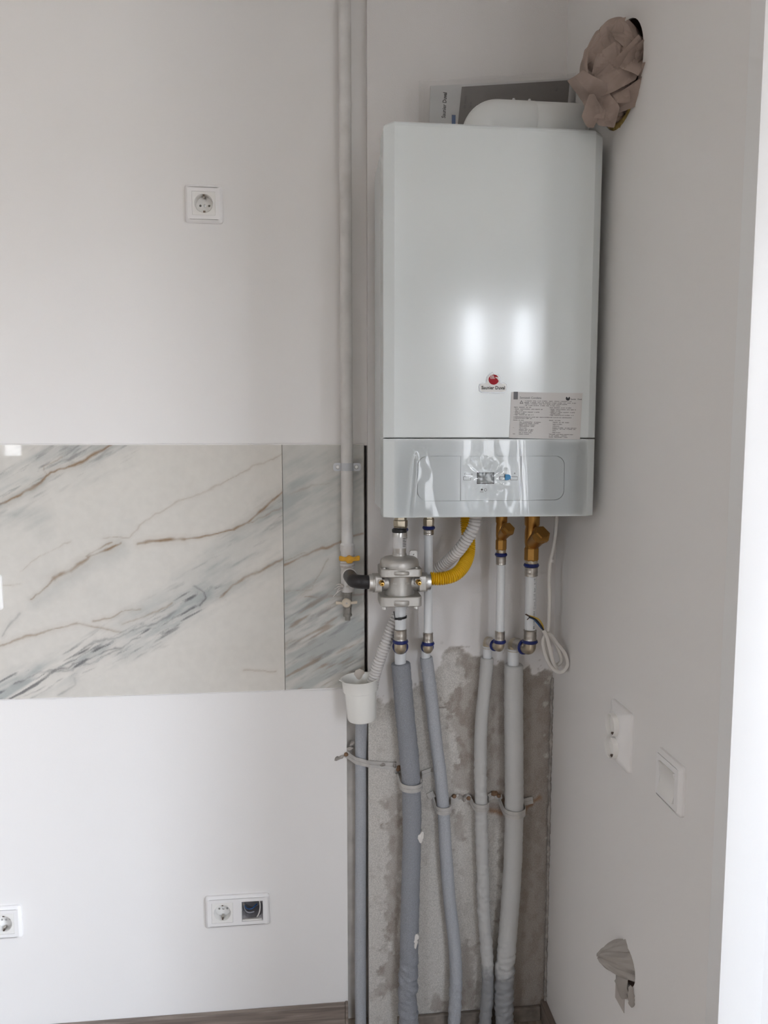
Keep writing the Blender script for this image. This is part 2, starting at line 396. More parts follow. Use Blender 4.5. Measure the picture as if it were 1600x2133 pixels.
# boiler wall: fine grid so that paint edge, skim coat and bare render can be laid out as pigment
def wall_back():
    xs = np.linspace(PX, XR+.03, 150); zs = np.concatenate([np.linspace(0, 1.02, 300), np.linspace(1.06, ZC, 6)])
    nx, nz = len(xs), len(zs)
    X, Z = np.meshgrid(xs, zs); X = X.ravel(); Z = Z.ravel()
    px, py = to_px(X, np.zeros_like(X), Z)
    wob = (fbm(X*38, Z*38)-.5)*70; wob2 = (fbm(X*90+9, Z*90)-.5)*60; big = fbm(X*14+3, Z*14+8)
    edge = np.interp(px, [760, 800, 860, 905, 935, 960, 1000, 1060, 1110, 1160], [1440, 1470, 1430, 1385, 1345, 1352, 1372, 1378, 1385, 1392])
    skim = np.clip((py-edge+wob*.8)/8, 0, 1)
    raw = [(925, 1338), (1160, 1380), (1160, 2140), (1035, 2140), (1035, 1700), (968, 1690), (945, 1640), (945, 1560), (925, 1500), (920, 1445), (952, 1420), (962, 1375)]
    raw2 = [(792, 1660), (845, 1640), (845, 2070), (776, 2088), (798, 1960), (794, 1850), (806, 1790)]
    raw3 = [(935, 1690), (985, 1685), (975, 1760), (940, 1780)]
    raw4 = [(945, 1975), (1000, 1960), (1000, 2120), (880, 2110), (900, 2080), (945, 2060)]
    d = np.maximum.reduce([sdpoly(px, py, raw), sdpoly(px, py, raw2)-4, sdpoly(px, py, raw3)-4, sdpoly(px, py, raw4)-2])
    rawm = np.clip((d+wob*.9+wob2*.5)/7, 0, 1)
    grain = np.clip((fbm(X*70, Z*45+3, 4)-.40)*5, 0, 1)
    mid = sdpoly(px, py, raw)
    soft = np.where(px < 1060, .55+.45*grain*np.clip(big*2-.2, 0, 1), .80+.20*grain)
    rawm = rawm*soft*skim
    rawm = np.maximum(rawm, .30*np.clip((fbm(X*60+40, Z*60)-.60)*9, 0, 1)*skim)        # dirt blotches on the skim coat
    mil = np.clip((fbm(X*80, Z*80+30, 3)-.66)*14, 0, 1)*np.clip(1-np.abs(py-edge)/34, 0, 1)
    rawm = np.maximum(rawm, mil*.9)
    rus = np.maximum(np.clip(1-pdist(px+wob*.35, py+wob*.3, [(1092, 1690), (1108, 1682), (1126, 1664)])/8, 0, 1), np.clip(1-pdist(px+wob*.5, py, [(1022, 1690), (1050, 1696)])/9, 0, 1))
    rus = np.maximum(rus, .7*np.clip(1-pdist(px+wob*.5, py+wob*.3, [(1040, 1652), (1052, 1672)])/9, 0, 1))
    rus = np.maximum(rus, .5*np.clip(1-pdist(px+wob*.4, py+wob*.3, [(1075, 2126), (1128, 2118), (1134, 2070)])/10, 0, 1))
    rus = np.maximum(rus, .4*np.clip(1-pdist(px+wob*.5, py+wob*.3, [(955, 1655), (985, 1668)])/9, 0, 1))
    for q in ([(909, 1473), (930, 1474), (936, 1478)], [(938, 1484), (948, 1481)]):
        rus = np.maximum(rus, 0); rawm = np.maximum(rawm, 1.0*np.clip(2.0-pdist(px+wob*.08, py+wob*.08, q)/1.2, 0, 1))
    relief = -.0016*skim*(py > edge) - .0012*np.clip(rawm, 0, 1) + .0010*(fbm(X*60, Z*60)-.5)*skim
    vs = list(zip(X, -relief, Z)); fs = [(j*nx+i, j*nx+i+1, (j+1)*nx+i+1, (j+1)*nx+i) for j in range(nz-1) for i in range(nx-1)]
    k = len(vs)                         # sides and back close the slab
    vs += [(PX, .25, 0), (XR+.03, .25, 0), (PX, .25, ZC), (XR+.03, .25, ZC)]
    lo = list(range(nx)); hi = [(nz-1)*nx+i for i in range(nx)]; le = [j*nx for j in range(nz)]; re = [j*nx+nx-1 for j in range(nz)]
    fs += [tuple(le[::-1])+(k, k+2), tuple(re)+(k+3, k+1), tuple(lo)+(k+1, k), tuple(hi[::-1])+(k+2, k+3), (k, k+1, k+3, k+2)]
    me = bpy.data.meshes.new('wall_back'); me.from_pydata(vs, [], fs)
    bm = bmesh.new(); bm.from_mesh(me); bmesh.ops.recalc_face_normals(bm, faces=bm.faces); bm.to_mesh(me); bm.free()
    col = np.zeros((len(vs), 4)); col[:k, 0] = skim; col[:k, 1] = rawm; col[:k, 2] = rus*.8; col[:, 3] = 1
    paint(me, col)
    return struct(link('wall_back', me, M['backwall'], None, 30), 'boiler wall, white paint above and bare grey render behind the pipes')
wb = wall_back()

wall_right = B().box(XR, XF, YE, .25, 0, ZC).build('wall_right', M['paint'], smooth=0)
struct(wall_right, 'grey white side wall next to the boiler with two stuffed holes')
HU = (XR, -.297, 2.113); HUR = .089          # flue hole
HL = (XR, -.440, .478); HLR = .040           # small low hole

# rear and far walls with the window openings
def wall_with_hole(name, ax, pl, th, a0, a1, holes, label):
    bb = B(); cuts = sorted(holes); prev = a0
    def put(u0, u1, z0, z1):
        if u1-u0 < 1e-4 or z1-z0 < 1e-4: return
        lo, hi = sorted((pl, pl+th))
        if ax == 'x': bb.box(lo, hi, u0, u1, z0, z1)
        else: bb.box(u0, u1, lo, hi, z0, z1)
    for (u0, u1, z0, z1) in cuts:
        put(prev, u0, 0, ZC); put(u0, u1, 0, z0); put(u0, u1, z1, ZC); prev = u1
    put(prev, a1, 0, ZC)
    return struct(bb.build(name, M['room'], smooth=0), label)
wall_with_hole('wall_rear', 'y', YB, -.15, XL-.15, XF+.15, [v[2:6] for k, v in WIN.items() if v[0] == 'y'], 'beige wall behind the viewer with narrow windows')
wall_with_hole('wall_far_right', 'x', XF, .15, YB, YE, [v[2:6] for k, v in WIN.items() if v[0] == 'x'], 'beige wall with the tall balcony window')
struct(B().box(-40, 40, -34, -30, -12, 5.0).build('blocker_opposite', M['room'], smooth=0), 'unseen beige block added outside the rear windows to shorten the boiler highlights')  # added block, out of view; ends the boiler's highlights partway down
for n_, (ax, pl, a0, a1, z0, z1, nm) in WIN.items():
    bb = B(); th = .06; s = .05; p0 = pl+.03 if ax == 'x' else pl-.09
    def put(u0, u1, c0, c1, bb=bb, d0=0, d1=th, ax=ax, p0=p0):
        if ax == 'x': bb.box(p0+d0, p0+d1, u0, u1, c0, c1)
        else: bb.box(u0, u1, p0+d0, p0+d1, c0, c1)
    put(a0, a0+s, z0, z1); put(a1-s, a1, z0, z1); put(a0+s, a1-s, z0, z0+s); put(a0+s, a1-s, z1-s, z1)
    edges = [a0+s]
    for i in range(nm):
        c = a0+(a1-a0)*(i+1)/(nm+1); put(c-.035, c+.035, z0+s, z1-s); edges += [c-.035, c+.035]
    edges.append(a1-s)
    wo = bb.build(n_, M['pvc'], smooth=0, bevel=.004); struct(wo, {'window_1': 'tall white framed balcony window in the far wall', 'window_2': 'narrow white framed window in the rear wall', 'window_4': 'second narrow white framed window in the rear wall', 'window_3': 'small three pane white framed window in the rear wall'}[n_])
    for u0, u1 in zip(edges[::2], edges[1::2]):
        g = B(); put(u0, u1, z0+s, z1-s, g, .027, .033); g.build('pane', M['glass'], wo, smooth=0)

# white casing on the end of the side wall
prof = [(XR, YE+.02), (XR, YE-.0115), (XR+.001, YE-.012), (XR+.055, YE-.012)]
prof += [(XR+.055+.018*math.sin(a), YE-.012+.018*(1-math.cos(a))*.9) for a in np.linspace(.2, PI/2, 8)]
prof += [(XR+.20, YE+.006), (XR+.20, YE+.02)]
tr = B().prism(prof, 0, ZC-.002).build('trim_1', M['pvc'], smooth=30)
cut(wall_right, [B().lathe([(HUR, -.03), (HUR, .14)], 40, frame(HU, (1, 0, 0))), B().lathe([(HLR*.86, -.03), (HLR*.86, .12)], 28, frame(HL, (1, 0, 0))),
                 B().box(XR-.01, XR+.205, YE-.02, YE+.0201, -.01, ZC+.01)])
tag(tr, 'bright white casing at the end of the side wall', 'trim', None, 'structure')

# baseboards
bl = B().box(XL, CHX-.007, LW-.014, LW, 0, .0607).build('baseboard_left', M['wood'], smooth=0, bevel=.002)
tag(bl, 'grey brown wood effect baseboard under the white wall', 'baseboard', None, 'structure')
B().box(CHX-.007, CHX, LW-.017, LW, 0, .0625).build('end_cap', M['wood'], bl, smooth=0, bevel=.0015)
bb = B(); 
bb.box(.195, XR-.016, -.009, 0, 0, .036)
tag(bb.build('baseboard_back', mat('dusty_board', (.21, .18, .155, 1), .85, bump=.4, bscale=120, var=.35, vscale=40), smooth=0, bevel=.002), 'dark dusty board along the floor behind the pipes', 'baseboard', None, 'structure')
tag(B().box(XR-.014, XR, YE+.02, -.001, 0, .050).build('baseboard_right', M['woodY'], smooth=0, bevel=.002), 'wood effect baseboard under the side wall', 'baseboard', None, 'structure')

# rough plaster ridge down the corner
pts = []; rr = []
for i in range(180):
    z = .05+.83*i/179; n1 = fbm(np.array([z*60]), np.array([1.7]))[0]; n2 = fbm(np.array([z*140]), np.array([9.7]))[0]
    pts.append((XR-.002-.006*(n1-.3), -.002-.002*n2, z)); rr.append(.0022+.0075*max(0, n2-.28))
B().tube(pts, rr, 8).build('plaster_ridge', M['raw'], wb, smooth=60)

# ------------------------------------------------------------------ marble splashback
def marble_tile(x0, x1, z0, z1, right, parent):
    step = .0025; nx = max(2, int((x1-x0)/step)); nz = int((z1-z0)/step)
    xs = np.linspace(x0, x1, nx); zs = np.linspace(z0, z1, nz); X, Z = np.meshgrid(xs, zs); X = X.ravel(); Z = Z.ravel()
    yf = LW-.008
    px, py = to_px(X, np.full_like(X, yf), Z)
    u, v = px/.4875, (py-880)/.4875                   # coordinates in which the veins were traced
    s = .012
    wu = (fbm(u*s, v*s)-.5)*46 + (fbm(u*s*4, v*s*4+7)-.5)*16; wv = (fbm(u*s+50, v*s+9)-.5)*46 + (fbm(u*s*4+31, v*s*4)-.5)*16
    wmod = .35+1.5*fbm(u*.011+21, v*.011+4, 3); amod = np.clip(.25+1.5*fbm(u*.017+60, v*.017+2, 3), 0, 1.1)
    def vein(poly, wd, soft=1.0, warp=.55):
        d_ = pdist(u+wu*warp, v+wv*warp, poly); return np.maximum(np.clip(1-d_/(wd*wmod), 0, 1)**soft, .22*np.clip(1-d_/(wd*3.2), 0, 1))*amod
    al = (u*.87-v*.49)*.011; ac = (u*.49+v*.87)*.011   # along / across the veins
    streak = fbm(al*.55+3, ac*3.2, 5); streak2 = fbm(al*.9+40, ac*6.5, 4)
    grey = np.zeros_like(u); brown = np.zeros_like(u); dark = np.zeros_like(u)
    mod = .45+.8*fbm(u*.02+5, v*.02)
    if not right:
        band = [(-60, 1195), (100, 1110), (200, 1075), (300, 1030), (400, 985), (500, 945), (580, 920), (660, 885), (740, 830), (800, 785), (880, 740)]
        band2 = [(560, 880), (640, 820), (760, 760), (850, 680), (930, 600), (1010, 540), (1090, 470), (1160, 400), (1240, 330)]
        band3 = [(860, 760), (980, 705), (1060, 655), (1140, 620), (1240, 570)]
        top = [(-80, 330), (60, 260), (200, 180), (340, 130), (480, 80)]
        cl = np.clip(1-pdist(u+wu, v+wv, band)/95, 0, 1); c2 = np.clip(1-pdist(u+wu, v+wv, band2)/100, 0, 1)
        c3 = np.clip(1-pdist(u+wu, v+wv, band3)/70, 0, 1); ct = np.clip(1-pdist(u+wu, v+wv, top)/150, 0, 1)
        cleft = np.clip(1-pdist(u+wu*1.3, v+wv*1.3, [(-40, 400), (90, 380), (170, 420)])/90, 0, 1)
        st = np.clip((streak-.36)*3.2, 0, 1)
        grey = np.maximum.reduce([cl*1.15*st, c2*.95*(.35+.65*st), c3*.7*st, ct*.95*(.25+.75*st), cleft*.6*(.3+.7*st)])
        dark = np.maximum.reduce([np.clip(cl*1.5, 0, 1)*np.clip((streak2-.53)*6.5, 0, 1)*.85, np.clip(c2, 0, 1)*np.clip((streak2-.56)*5, 0, 1)*.5,
                                  np.clip(ct, 0, 1)*np.clip((streak2-.55)*6, 0, 1)*.6])
        dark = np.maximum.reduce([dark, .8*vein([(830, 700), (868, 725), (882, 755), (855, 785)], 9), .5*vein([(310, 1085), (318, 1118), (282, 1148), (250, 1172)], 8),
                                  .5*vein([(165, 145), (200, 110), (225, 92)], 8), .45*vein([(5, 910), (40, 865), (80, 820)], 7)])
        dark = np.maximum.reduce([dark] + [k*vein(q, 7, .8, .9) for k, q in ((.7, [(60, 1120), (180, 1075), (290, 1040), (420, 985), (520, 955), (600, 920)]), (.55, [(140, 1090), (260, 1060), (400, 1020), (520, 960)]),
                                  (.5, [(360, 960), (470, 920), (540, 900), (660, 860), (760, 800)]))])
        brown = np.maximum.reduce([
            1.0*mod*vein([(228, 672), (262, 650), (300, 634), (345, 607), (388, 572)], 13, .7), .8*vein([(130, 752), (150, 735), (205, 690), (235, 665)], 6, .8),
            1.0*vein([(375, 578), (440, 552), (520, 517)], 9, .8), 1.0*vein([(590, 517), (650, 507), (720, 500), (790, 498)], 9, .6, .25), .9*vein([(780, 498), (840, 492), (930, 475), (1000, 455)], 6, .8, .25),
            .95*vein([(1000, 455), (1060, 425), (1130, 365), (1180, 320), (1225, 282)], 9, .8, .35), .6*vein([(1060, 430), (1130, 400), (1225, 350)], 6),
            .7*vein([(370, 572), (410, 545), (480, 515)], 7, .8), .42*vein([(440, 498), (560, 490), (600, 440), (680, 385), (760, 340), (860, 300), (960, 255), (1010, 230), (1080, 185), (1150, 160), (1225, 122)], 5, .8),
            .95*vein([(-20, 362), (60, 320), (140, 275), (200, 225), (260, 195), (340, 165), (420, 125), (480, 88)], 9, .8, .6), .5*vein([(200, 225), (180, 190), (260, 140)], 6),
            .62*vein([(-20, 965), (60, 930), (140, 905), (240, 880), (320, 858)], 8, .8), .55*vein([(320, 858), (400, 872), (460, 885), (520, 895)], 6), .6*vein([(400, 850), (470, 835), (540, 798), (600, 795)], 7),
            .5*vein([(520, 860), (640, 815), (740, 770)], 6), .8*vein([(940, 752), (990, 705), (1050, 665), (1120, 632), (1225, 572)], 8, .8), .35*vein([(15, 692), (90, 690)], 4),
            .3*vein([(90, 630), (220, 545), (300, 505)], 4), .4*vein([(1040, 1060), (1180, 1060)], 5)])
        grey = np.maximum(grey, .35*np.clip(1-pdist(u+wu, v+wv, [(140, 770), (260, 690), (390, 600), (520, 540)])/55, 0, 1))
        grey = np.maximum(grey, .55*np.clip(1-pdist(u+wu, v+wv, [(1010, 520), (1120, 440), (1240, 380)])/70, 0, 1)*(.4+.6*st))
        grey = grey + .10*np.clip((fbm(u*.006, v*.006)-.5)*4, 0, 1)
    else:
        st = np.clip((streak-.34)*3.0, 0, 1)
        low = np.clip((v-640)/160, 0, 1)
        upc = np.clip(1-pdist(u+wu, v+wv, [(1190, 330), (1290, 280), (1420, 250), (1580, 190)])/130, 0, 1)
        grey = np.clip(.42 + .25*st + low*.55*st + upc*.5*st, 0, 1)  # even grey base: partly this tile's own clouding, partly shade painted in
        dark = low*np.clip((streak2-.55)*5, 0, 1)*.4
        brown = np.maximum.reduce([.9*vein([(1205, 612), (1300, 570), (1360, 545), (1440, 518), (1500, 490), (1575, 462)], 9, .8, .5), .45*vein([(1205, 720), (1330, 716), (1345, 680), (1400, 590)], 5),
            .6*vein([(1300, 745), (1340, 746), (1440, 745), (1575, 730)], 5, .8, .25), .9*vein([(1315, 745), (1350, 747)], 9), .5*vein([(1205, 595), (1290, 560), (1350, 548)], 5),
            low*np.clip((fbm(al*.8+9, ac*5+77, 4)-.57)*6, 0, 1)*.6, .3*vein([(1240, 300), (1400, 255)], 6)])
    k = len(X)
    vs = list(zip(X, np.full_like(X, yf), Z)); fs = [(j*nx+i, j*nx+i+1, (j+1)*nx+i+1, (j+1)*nx+i) for j in range(nz-1) for i in range(nx-1)]
    vs += [(x0, LW-.0003, z0), (x1, LW-.0003, z0), (x0, LW-.0003, z1), (x1, LW-.0003, z1)]
    fs += [tuple(j*nx for j in range(nz))[::-1]+(k, k+2), tuple(j*nx+nx-1 for j in range(nz))+(k+3, k+1), tuple(range(nx))+(k+1, k), tuple((nz-1)*nx+i for i in range(nx))[::-1]+(k+2, k+3), (k, k+1, k+3, k+2)]
    me = bpy.data.meshes.new('tile'); me.from_pydata(vs, [], fs)
    bm = bmesh.new(); bm.from_mesh(me); bmesh.ops.recalc_face_normals(bm, faces=bm.faces); bm.to_mesh(me); bm.free()
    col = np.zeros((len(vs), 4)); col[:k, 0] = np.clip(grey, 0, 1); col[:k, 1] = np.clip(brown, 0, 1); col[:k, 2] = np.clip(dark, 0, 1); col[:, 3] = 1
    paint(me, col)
    return link('tile', me, M['marble'], parent, 30)
ZT = at(400, 927, LW-.008).z; ZB = at(300, 1447, LW-.008).z
JX = at(591, 1200, LW-.008).x
sp = thing('marble_splashback', (-.3, LW, ZB), 'glossy white marble tile splashback with brown and grey veins', 'splashback')
marble_tile(-.80, JX-.0006, ZB, ZT, False, sp)
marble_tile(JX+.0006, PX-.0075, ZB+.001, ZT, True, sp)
B().box(-1.30, -.8012, LW-.008, LW-.0003, ZB, ZT).build('tile', mat('marble_plain', (.60, .59, .565, 1), .08, var=.12, vscale=6), sp, smooth=0)
# filler along the tile edges; the open joint beside the boiler wall is a slot cut into the wall further down
for z_, sg in ((ZT, 1), (ZB, -1)):
    pts = []; rr = []
    for i in range(260):
        x = -.80+(PX-.008+.80)*i/259; n1 = fbm(np.array([x*30]), np.array([z_*9]))[0]
        pts.append((x, LW-.0042, z_+sg*(.0010+.0016*(n1-.45)))); rr.append(.0020+.0030*max(0, n1-.42))
    B().tube(pts, rr, 6).build('filler', M['paint'], sp, smooth=60)

# ------------------------------------------------------------------ outlets and switch
HOLES_L = []
def schuko(parent, Mx, cx, clip_only=None):
    n = 48; r = .0195; half = .025; zf = .0095; zd = -.008
    def sq(a, h): 
        c, s_ = math.cos(a), math.sin(a); k = h/max(abs(c), abs(s_)); return (cx+c*k, s_*k)
    an = [2*PI*i/n+PI/4 for i in range(n)]
    rings = [[sq(a, half)+(0.0,) for a in an], [sq(a, half)+(zf-.0006,) for a in an], [sq(a, half-.0006)+(zf,) for a in an], [(cx+(r+.0008)*math.cos(a), (r+.0008)*math.sin(a), zf) for a in an],
             [(cx+r*math.cos(a), r*math.sin(a), zf-.001) for a in an], [(cx+(r-.001)*math.cos(a), (r-.001)*math.sin(a), zd) for a in an]]
    shell = B().loft(rings, Mx, cap0=False, cap1=False)
    bm = bmesh.new(); es = []                        # cup floor with two round openings
    for c0_, rr_, k_ in ((cx, r-.001, n), (cx-.0095, .0026, 16), (cx+.0095, .0026, 16)):
        ph = PI/4 if k_ == n else 0; q_ = [bm.verts.new((c0_+rr_*math.cos(2*PI*i/k_+ph), rr_*math.sin(2*PI*i/k_+ph), zd)) for i in range(k_)]
        es += [bm.edges.new((q_[i], q_[(i+1) % k_])) for i in range(k_)]
    bmesh.ops.triangle_fill(bm, use_beauty=True, use_dissolve=False, edges=es); bm.verts.index_update()
    shell.add([v.co.copy() for v in bm.verts], [tuple(v.index for v in f.verts) for f in bm.faces], Mx); bm.free()
    ins = shell.build('insert', M['plastic2'], parent, 40)
    for s_ in (-1, 1):
        B().lathe([(.0026, zd), (.0026, zd-.016)], 16, Mx @ Matrix.Translation((cx+s_*.0095, 0, 0)), cap0=False).build('pin_hole', M['plastic2'], ins)
        B().box(cx-.0022, cx+.0022, *sorted((s_*.0135, s_*.0187)), zd, zd+.012, Mx).build('earth_clip', M['steel'], ins, smooth=0)
        B().box(cx-.0014, cx+.0014, *sorted((s_*.0160, s_*.0192)), zd+.011, zd+.0150, Mx).build('earth_contact', M['copper'], ins, smooth=0)
    B().lathe([(.0030, zd-.0005), (.0030, zd+.0006), (.0024, zd+.0010)], 16, Mx @ Matrix.Translation((cx, 0, 0))).build('screw', M['chrome'], ins)
def cover_frame(parent, Mx, wd, ht, openings, m=None):
    """rounded cover plate with square openings: lofted rim around each opening cell"""
    bb = B(); cells = len(openings); cw = wd/cells
    outer = rrect(wd, ht, .007, 5)
    bb.loft([[(x, y, 0.0) for x, y in outer], [(x, y, .0045) for x, y in outer], [(x*(1-.004/wd), y*(1-.004/ht), .0075) for x, y in outer], [(x*(1-.012/wd), y*(1-.012/ht), .0095) for x, y in outer]], Mx, cap0=False, cap1=False)
    ix, iy = wd/2-.006, ht/2-.006
    h = .0252
    lo = -ix
    zt = .0095
    for k, cx in enumerate(openings):
        hi = ix if k == cells-1 else (openings[k]+openings[k+1])/2
        bb.box(lo, cx-h, -iy+.001, iy-.001, .0, zt, Mx); bb.box(cx+h, hi, -iy+.001, iy-.001, .0, zt, Mx); bb.box(cx-h, cx+h, h, iy-.001, 0, zt, Mx); bb.box(cx-h, cx+h, -iy+.001, -h, 0, zt, Mx)
        lo = hi
    return bb.build('frame', m or M['plastic'], parent, 30)
def outlet_single(px, py, label, Y=LW):
    c = at(px, py, Y-.004); c = Vector((c.x, Y, c.z)); Mx = MF(c)
    t = thing('wall_outlet', c, label, 'outlet', None); cover_frame(t, Mx, .081, .081, [0]); schuko(t, Mx, 0)
    HOLES_L.append(B().box(c.x-.0235, c.x+.0235, Y-.02, Y+.032, c.z-.0235, c.z+.0235)); return t
outlet_single(425, 425, 'single white round outlet above the marble splashback')
outlet_single(8, 1922, 'single white outlet low on the wall near the baseboard')
# outlet on the marble, only its edge is in the picture
c = at(-34, 1234, LW-.008); c = Vector((c.x, LW-.008, c.z)); Mx = MF(c)
t = thing('wall_outlet', c, 'white outlet cover mounted on the marble tile', 'outlet'); cover_frame(t, Mx, .081, .081, [0])
B().box(-.025, .025, -.025, .025, 0, .0092, Mx).build('insert', M['plastic2'], t, smooth=0, bevel=.001)
# double outlet with an empty box
c = at(495, 1897, LW-.004); c = Vector((c.x, LW, c.z)); Mx = MF(c)
t = thing('double_outlet', c, 'double outlet low on the wall, one half an open box with wires', 'outlet')
cover_frame(t, Mx, .152, .081, [-.0355, .0355]); schuko(t, Mx, -.0355)
HOLES_L.append(B().box(c.x-.0355-.0235, c.x-.0355+.0235, LW-.02, LW+.032, c.z-.0235, c.z+.0235))
HOLES_L.append(B().box(c.x+.0355-.0262, c.x+.0355+.0262, LW-.02, LW+.052, c.z-.0262, c.z+.0262))
n = 28; ring = [(.0355+.0245*math.cos(2*PI*i/n)*min(1.05, 1), .0245*math.sin(2*PI*i/n)) for i in range(n)]
sqr = lambda h, z: [(.0355+math.cos(a)*h/max(abs(math.cos(a)), abs(math.sin(a))), math.sin(a)*h/max(abs(math.cos(a)), abs(math.sin(a))), z) for a in [2*PI*i/n+PI/4 for i in range(n)]]
box_ = B().loft([sqr(.0252, .004), [(.0355+.0255*math.cos(2*PI*i/n+PI/4), .0255*math.sin(2*PI*i/n+PI/4), -.002) for i in range(n)], [(.0355+.0250*math.cos(2*PI*i/n+PI/4), .0250*math.sin(2*PI*i/n+PI/4), -.045) for i in range(n)]], Mx, cap0=False).build('wiring_box', mat('box_grey', (.26, .25, .26, 1), .5), t, 40)
def W(x, y, z): return tuple(Mx @ Vector((x, y, z)))
B().tube(spline([W(.050, .026, -.004), W(.053, .012, -.002), W(.053, -.002, -.001), W(.050, -.014, -.001), W(.0455, -.0235, -.003)]), .0016, 8).build('wire', M['cable'], t)
B().tube(spline([W(.012, .0, -.02), W(.016, -.010, -.012), W(.026, -.016, -.010), W(.038, -.0165, -.014)]), .0017, 8).build('wire', mat('wire_grey', (.30, .30, .33, 1), .4), t)
B().tube(spline([W(.013, -.004, -.022), W(.020, -.0115, -.020), W(.032, -.0125, -.020), W(.044, -.008, -.03)]), .0016, 8).build('wire', M['wire_b'], t)
B().tube(spline([W(.0165, .022, -.012), W(.013, .010, -.014), W(.013, -.004, -.02)]), .0014, 8).build('wire', M['cream'], t)
B().box(.0355-.024, .0355+.022, -.0252, -.0225, .001, .006, Mx).build('metal_tab', M['cable'], t, smooth=0)
HOLES_L.append(B().box(PX-.0072, PX+.004, LW-.01, LW+.070, ZB+.001, ZT-.001))
cut(wall_left, HOLES_L)

# socket block and switch on the side wall
c = atx(1293, 1532, XR-.004); c = Vector((XR, c.y, c.z)); Mx = MR(c)
t = thing('double_socket', c, 'raised white double socket on the side wall below the cable coil', 'outlet')
wd, ht = .085, .113
o1, o2 = rrect(wd, ht, .006, 5), rrect(.060, .096, .010, 5)
o3 = rrect(.046, .090, .012, 5)
B().loft([[(x, y, 0) for x, y in o1], [(x, y, .004) for x, y in o1], [(x*.97, y*.978, .007) for x, y in o1], [(x, y, .012) for x, y in o2], [(x, y, .0165) for x, y in o3]], Mx, cap0=False).build('housing', M['plastic'], t, 50)
for s_ in (-1, 1):
    q = Mx @ Matrix.Translation((0, s_*.0215, 0))
    so = B().lathe([(.0212, .014), (.0212, .0252), (.0205, .0262), (.0192, .0255), (.0185, .0172)], 36, q).build('socket_cup', M['plastic2'], t, 40)
    B().box(-.003, .003, -.0183, -.0150, .0172, .0215, q).build('earth_clip', M['copper'], so, smooth=0)
c = atx(1395, 1628, XR-.004); c = Vector((XR, c.y, c.z)); Mx = MR(c)
t = thing('light_switch', c, 'white square rocker switch on the side wall', 'switch')
cover_frame(t, Mx, .083, .083, [0])
rk = [[(-.0247, -.0247, .002), (.0247, -.0247, .002), (.0247, .0247, .002), (-.0247, .0247, .002)]]
rows = []
for i in range(9):
    y = -.0247+.0494*i/8; rows.append((y, .0130-.0055*math.sin(PI*i/8)))
vs = []; fs = []
for y, z in rows: vs += [(-.0247, y, z), (.0247, y, z), (-.0247, y, .001), (.0247, y, .001)]
for i in range(8):
    a, b_2 = 4*i, 4*i+4
    fs += [(a, a+1, b_2+1, b_2), (a, b_2, b_2+2, a+2), (a+1, a+3, b_2+3, b_2+1)]
fs += [(0, 2, 3, 1), (32, 33, 35, 34)]
B().add(vs, fs, Mx).build('rocker', M['plastic2'], t, 40)

# ------------------------------------------------------------------ boiler
BF = -.285; BX0, BX1 = .1345, .5512; BZ0, BZ1, BZS = 1.300, 2.0245, 1.4510
boiler = thing('gas_boiler', ((BX0+BX1)/2, 0, BZ0), 'white wall hung gas boiler with control panel and red flame badge', 'boiler')
def front_shell(z0, z1, top=False):
    """chamfered, slightly bowed front cover standing 55 mm deep"""
    def ring(x_in, z, yk=0.0, k=0.0):
        pts = []; a, b2 = BX0+k, BX1-k
        pts += [(a, -.215), (a, BF+.016+yk), (a+.0015, BF+.0135+yk), (BX0+.0175, BF+.0012+yk), (BX0+.0195, BF+yk)]
        for i in range(1, 14):
            q = i/14; pts.append((BX0+.0195+(BX1-BX0-.039)*q, BF+yk-.0010*math.sin(PI*q)))
        pts += [(BX1-.0195, BF+yk), (BX1-.0175, BF+.0012+yk), (b2-.0015, BF+.0135+yk), (b2, BF+.016+yk), (b2, -.215)]
        return [(x, y, z) for x, y in pts]
    rings = [ring(0, z0, .0012), ring(0, z0+.0012)]
    zz = np.linspace(z0+.02, z1-.02, 6)
    rings += [ring(0, z) for z in zz]
    if top: rings += [ring(0, z1-.010), ring(0, z1-.005, .0014, .001), ring(0, z1-.0015, .0045, .003), ring(0, z1, .010, .006)]
    else: rings += [ring(0, z1-.0012), ring(0, z1, .0012)]
    return B().loft(rings)
front_shell(BZS+.0011, BZ1, True).build('front_cover', M['boiler'], boiler, 12)
lp = front_shell(BZ0, BZS-.0011).build('lower_cover', M['boiler'], boiler, 12)
B().box(BX0+.006, BX1-.006, -.240, -.012, BZ0+.004, BZ1-.006).build('body', M['boilerside'], boiler, smooth=0, bevel=.003)
B().box(BX0+.03, BX1-.03, -.012, 0, BZ0+.05, BZ1-.05).build('mounting_rail', M['boilerside'], boiler, smooth=0)
B().box(BX0+.012, BX1-.012, BF+.03, BF+.05, BZS-.01, BZS+.01).build('seam', M['boilerside'], boiler, smooth=0)
def yfront(x): 
    q = min(1, max(0, (x-BX0-.0195)/(BX1-BX0-.039))); return BF-.0010*math.sin(PI*q)
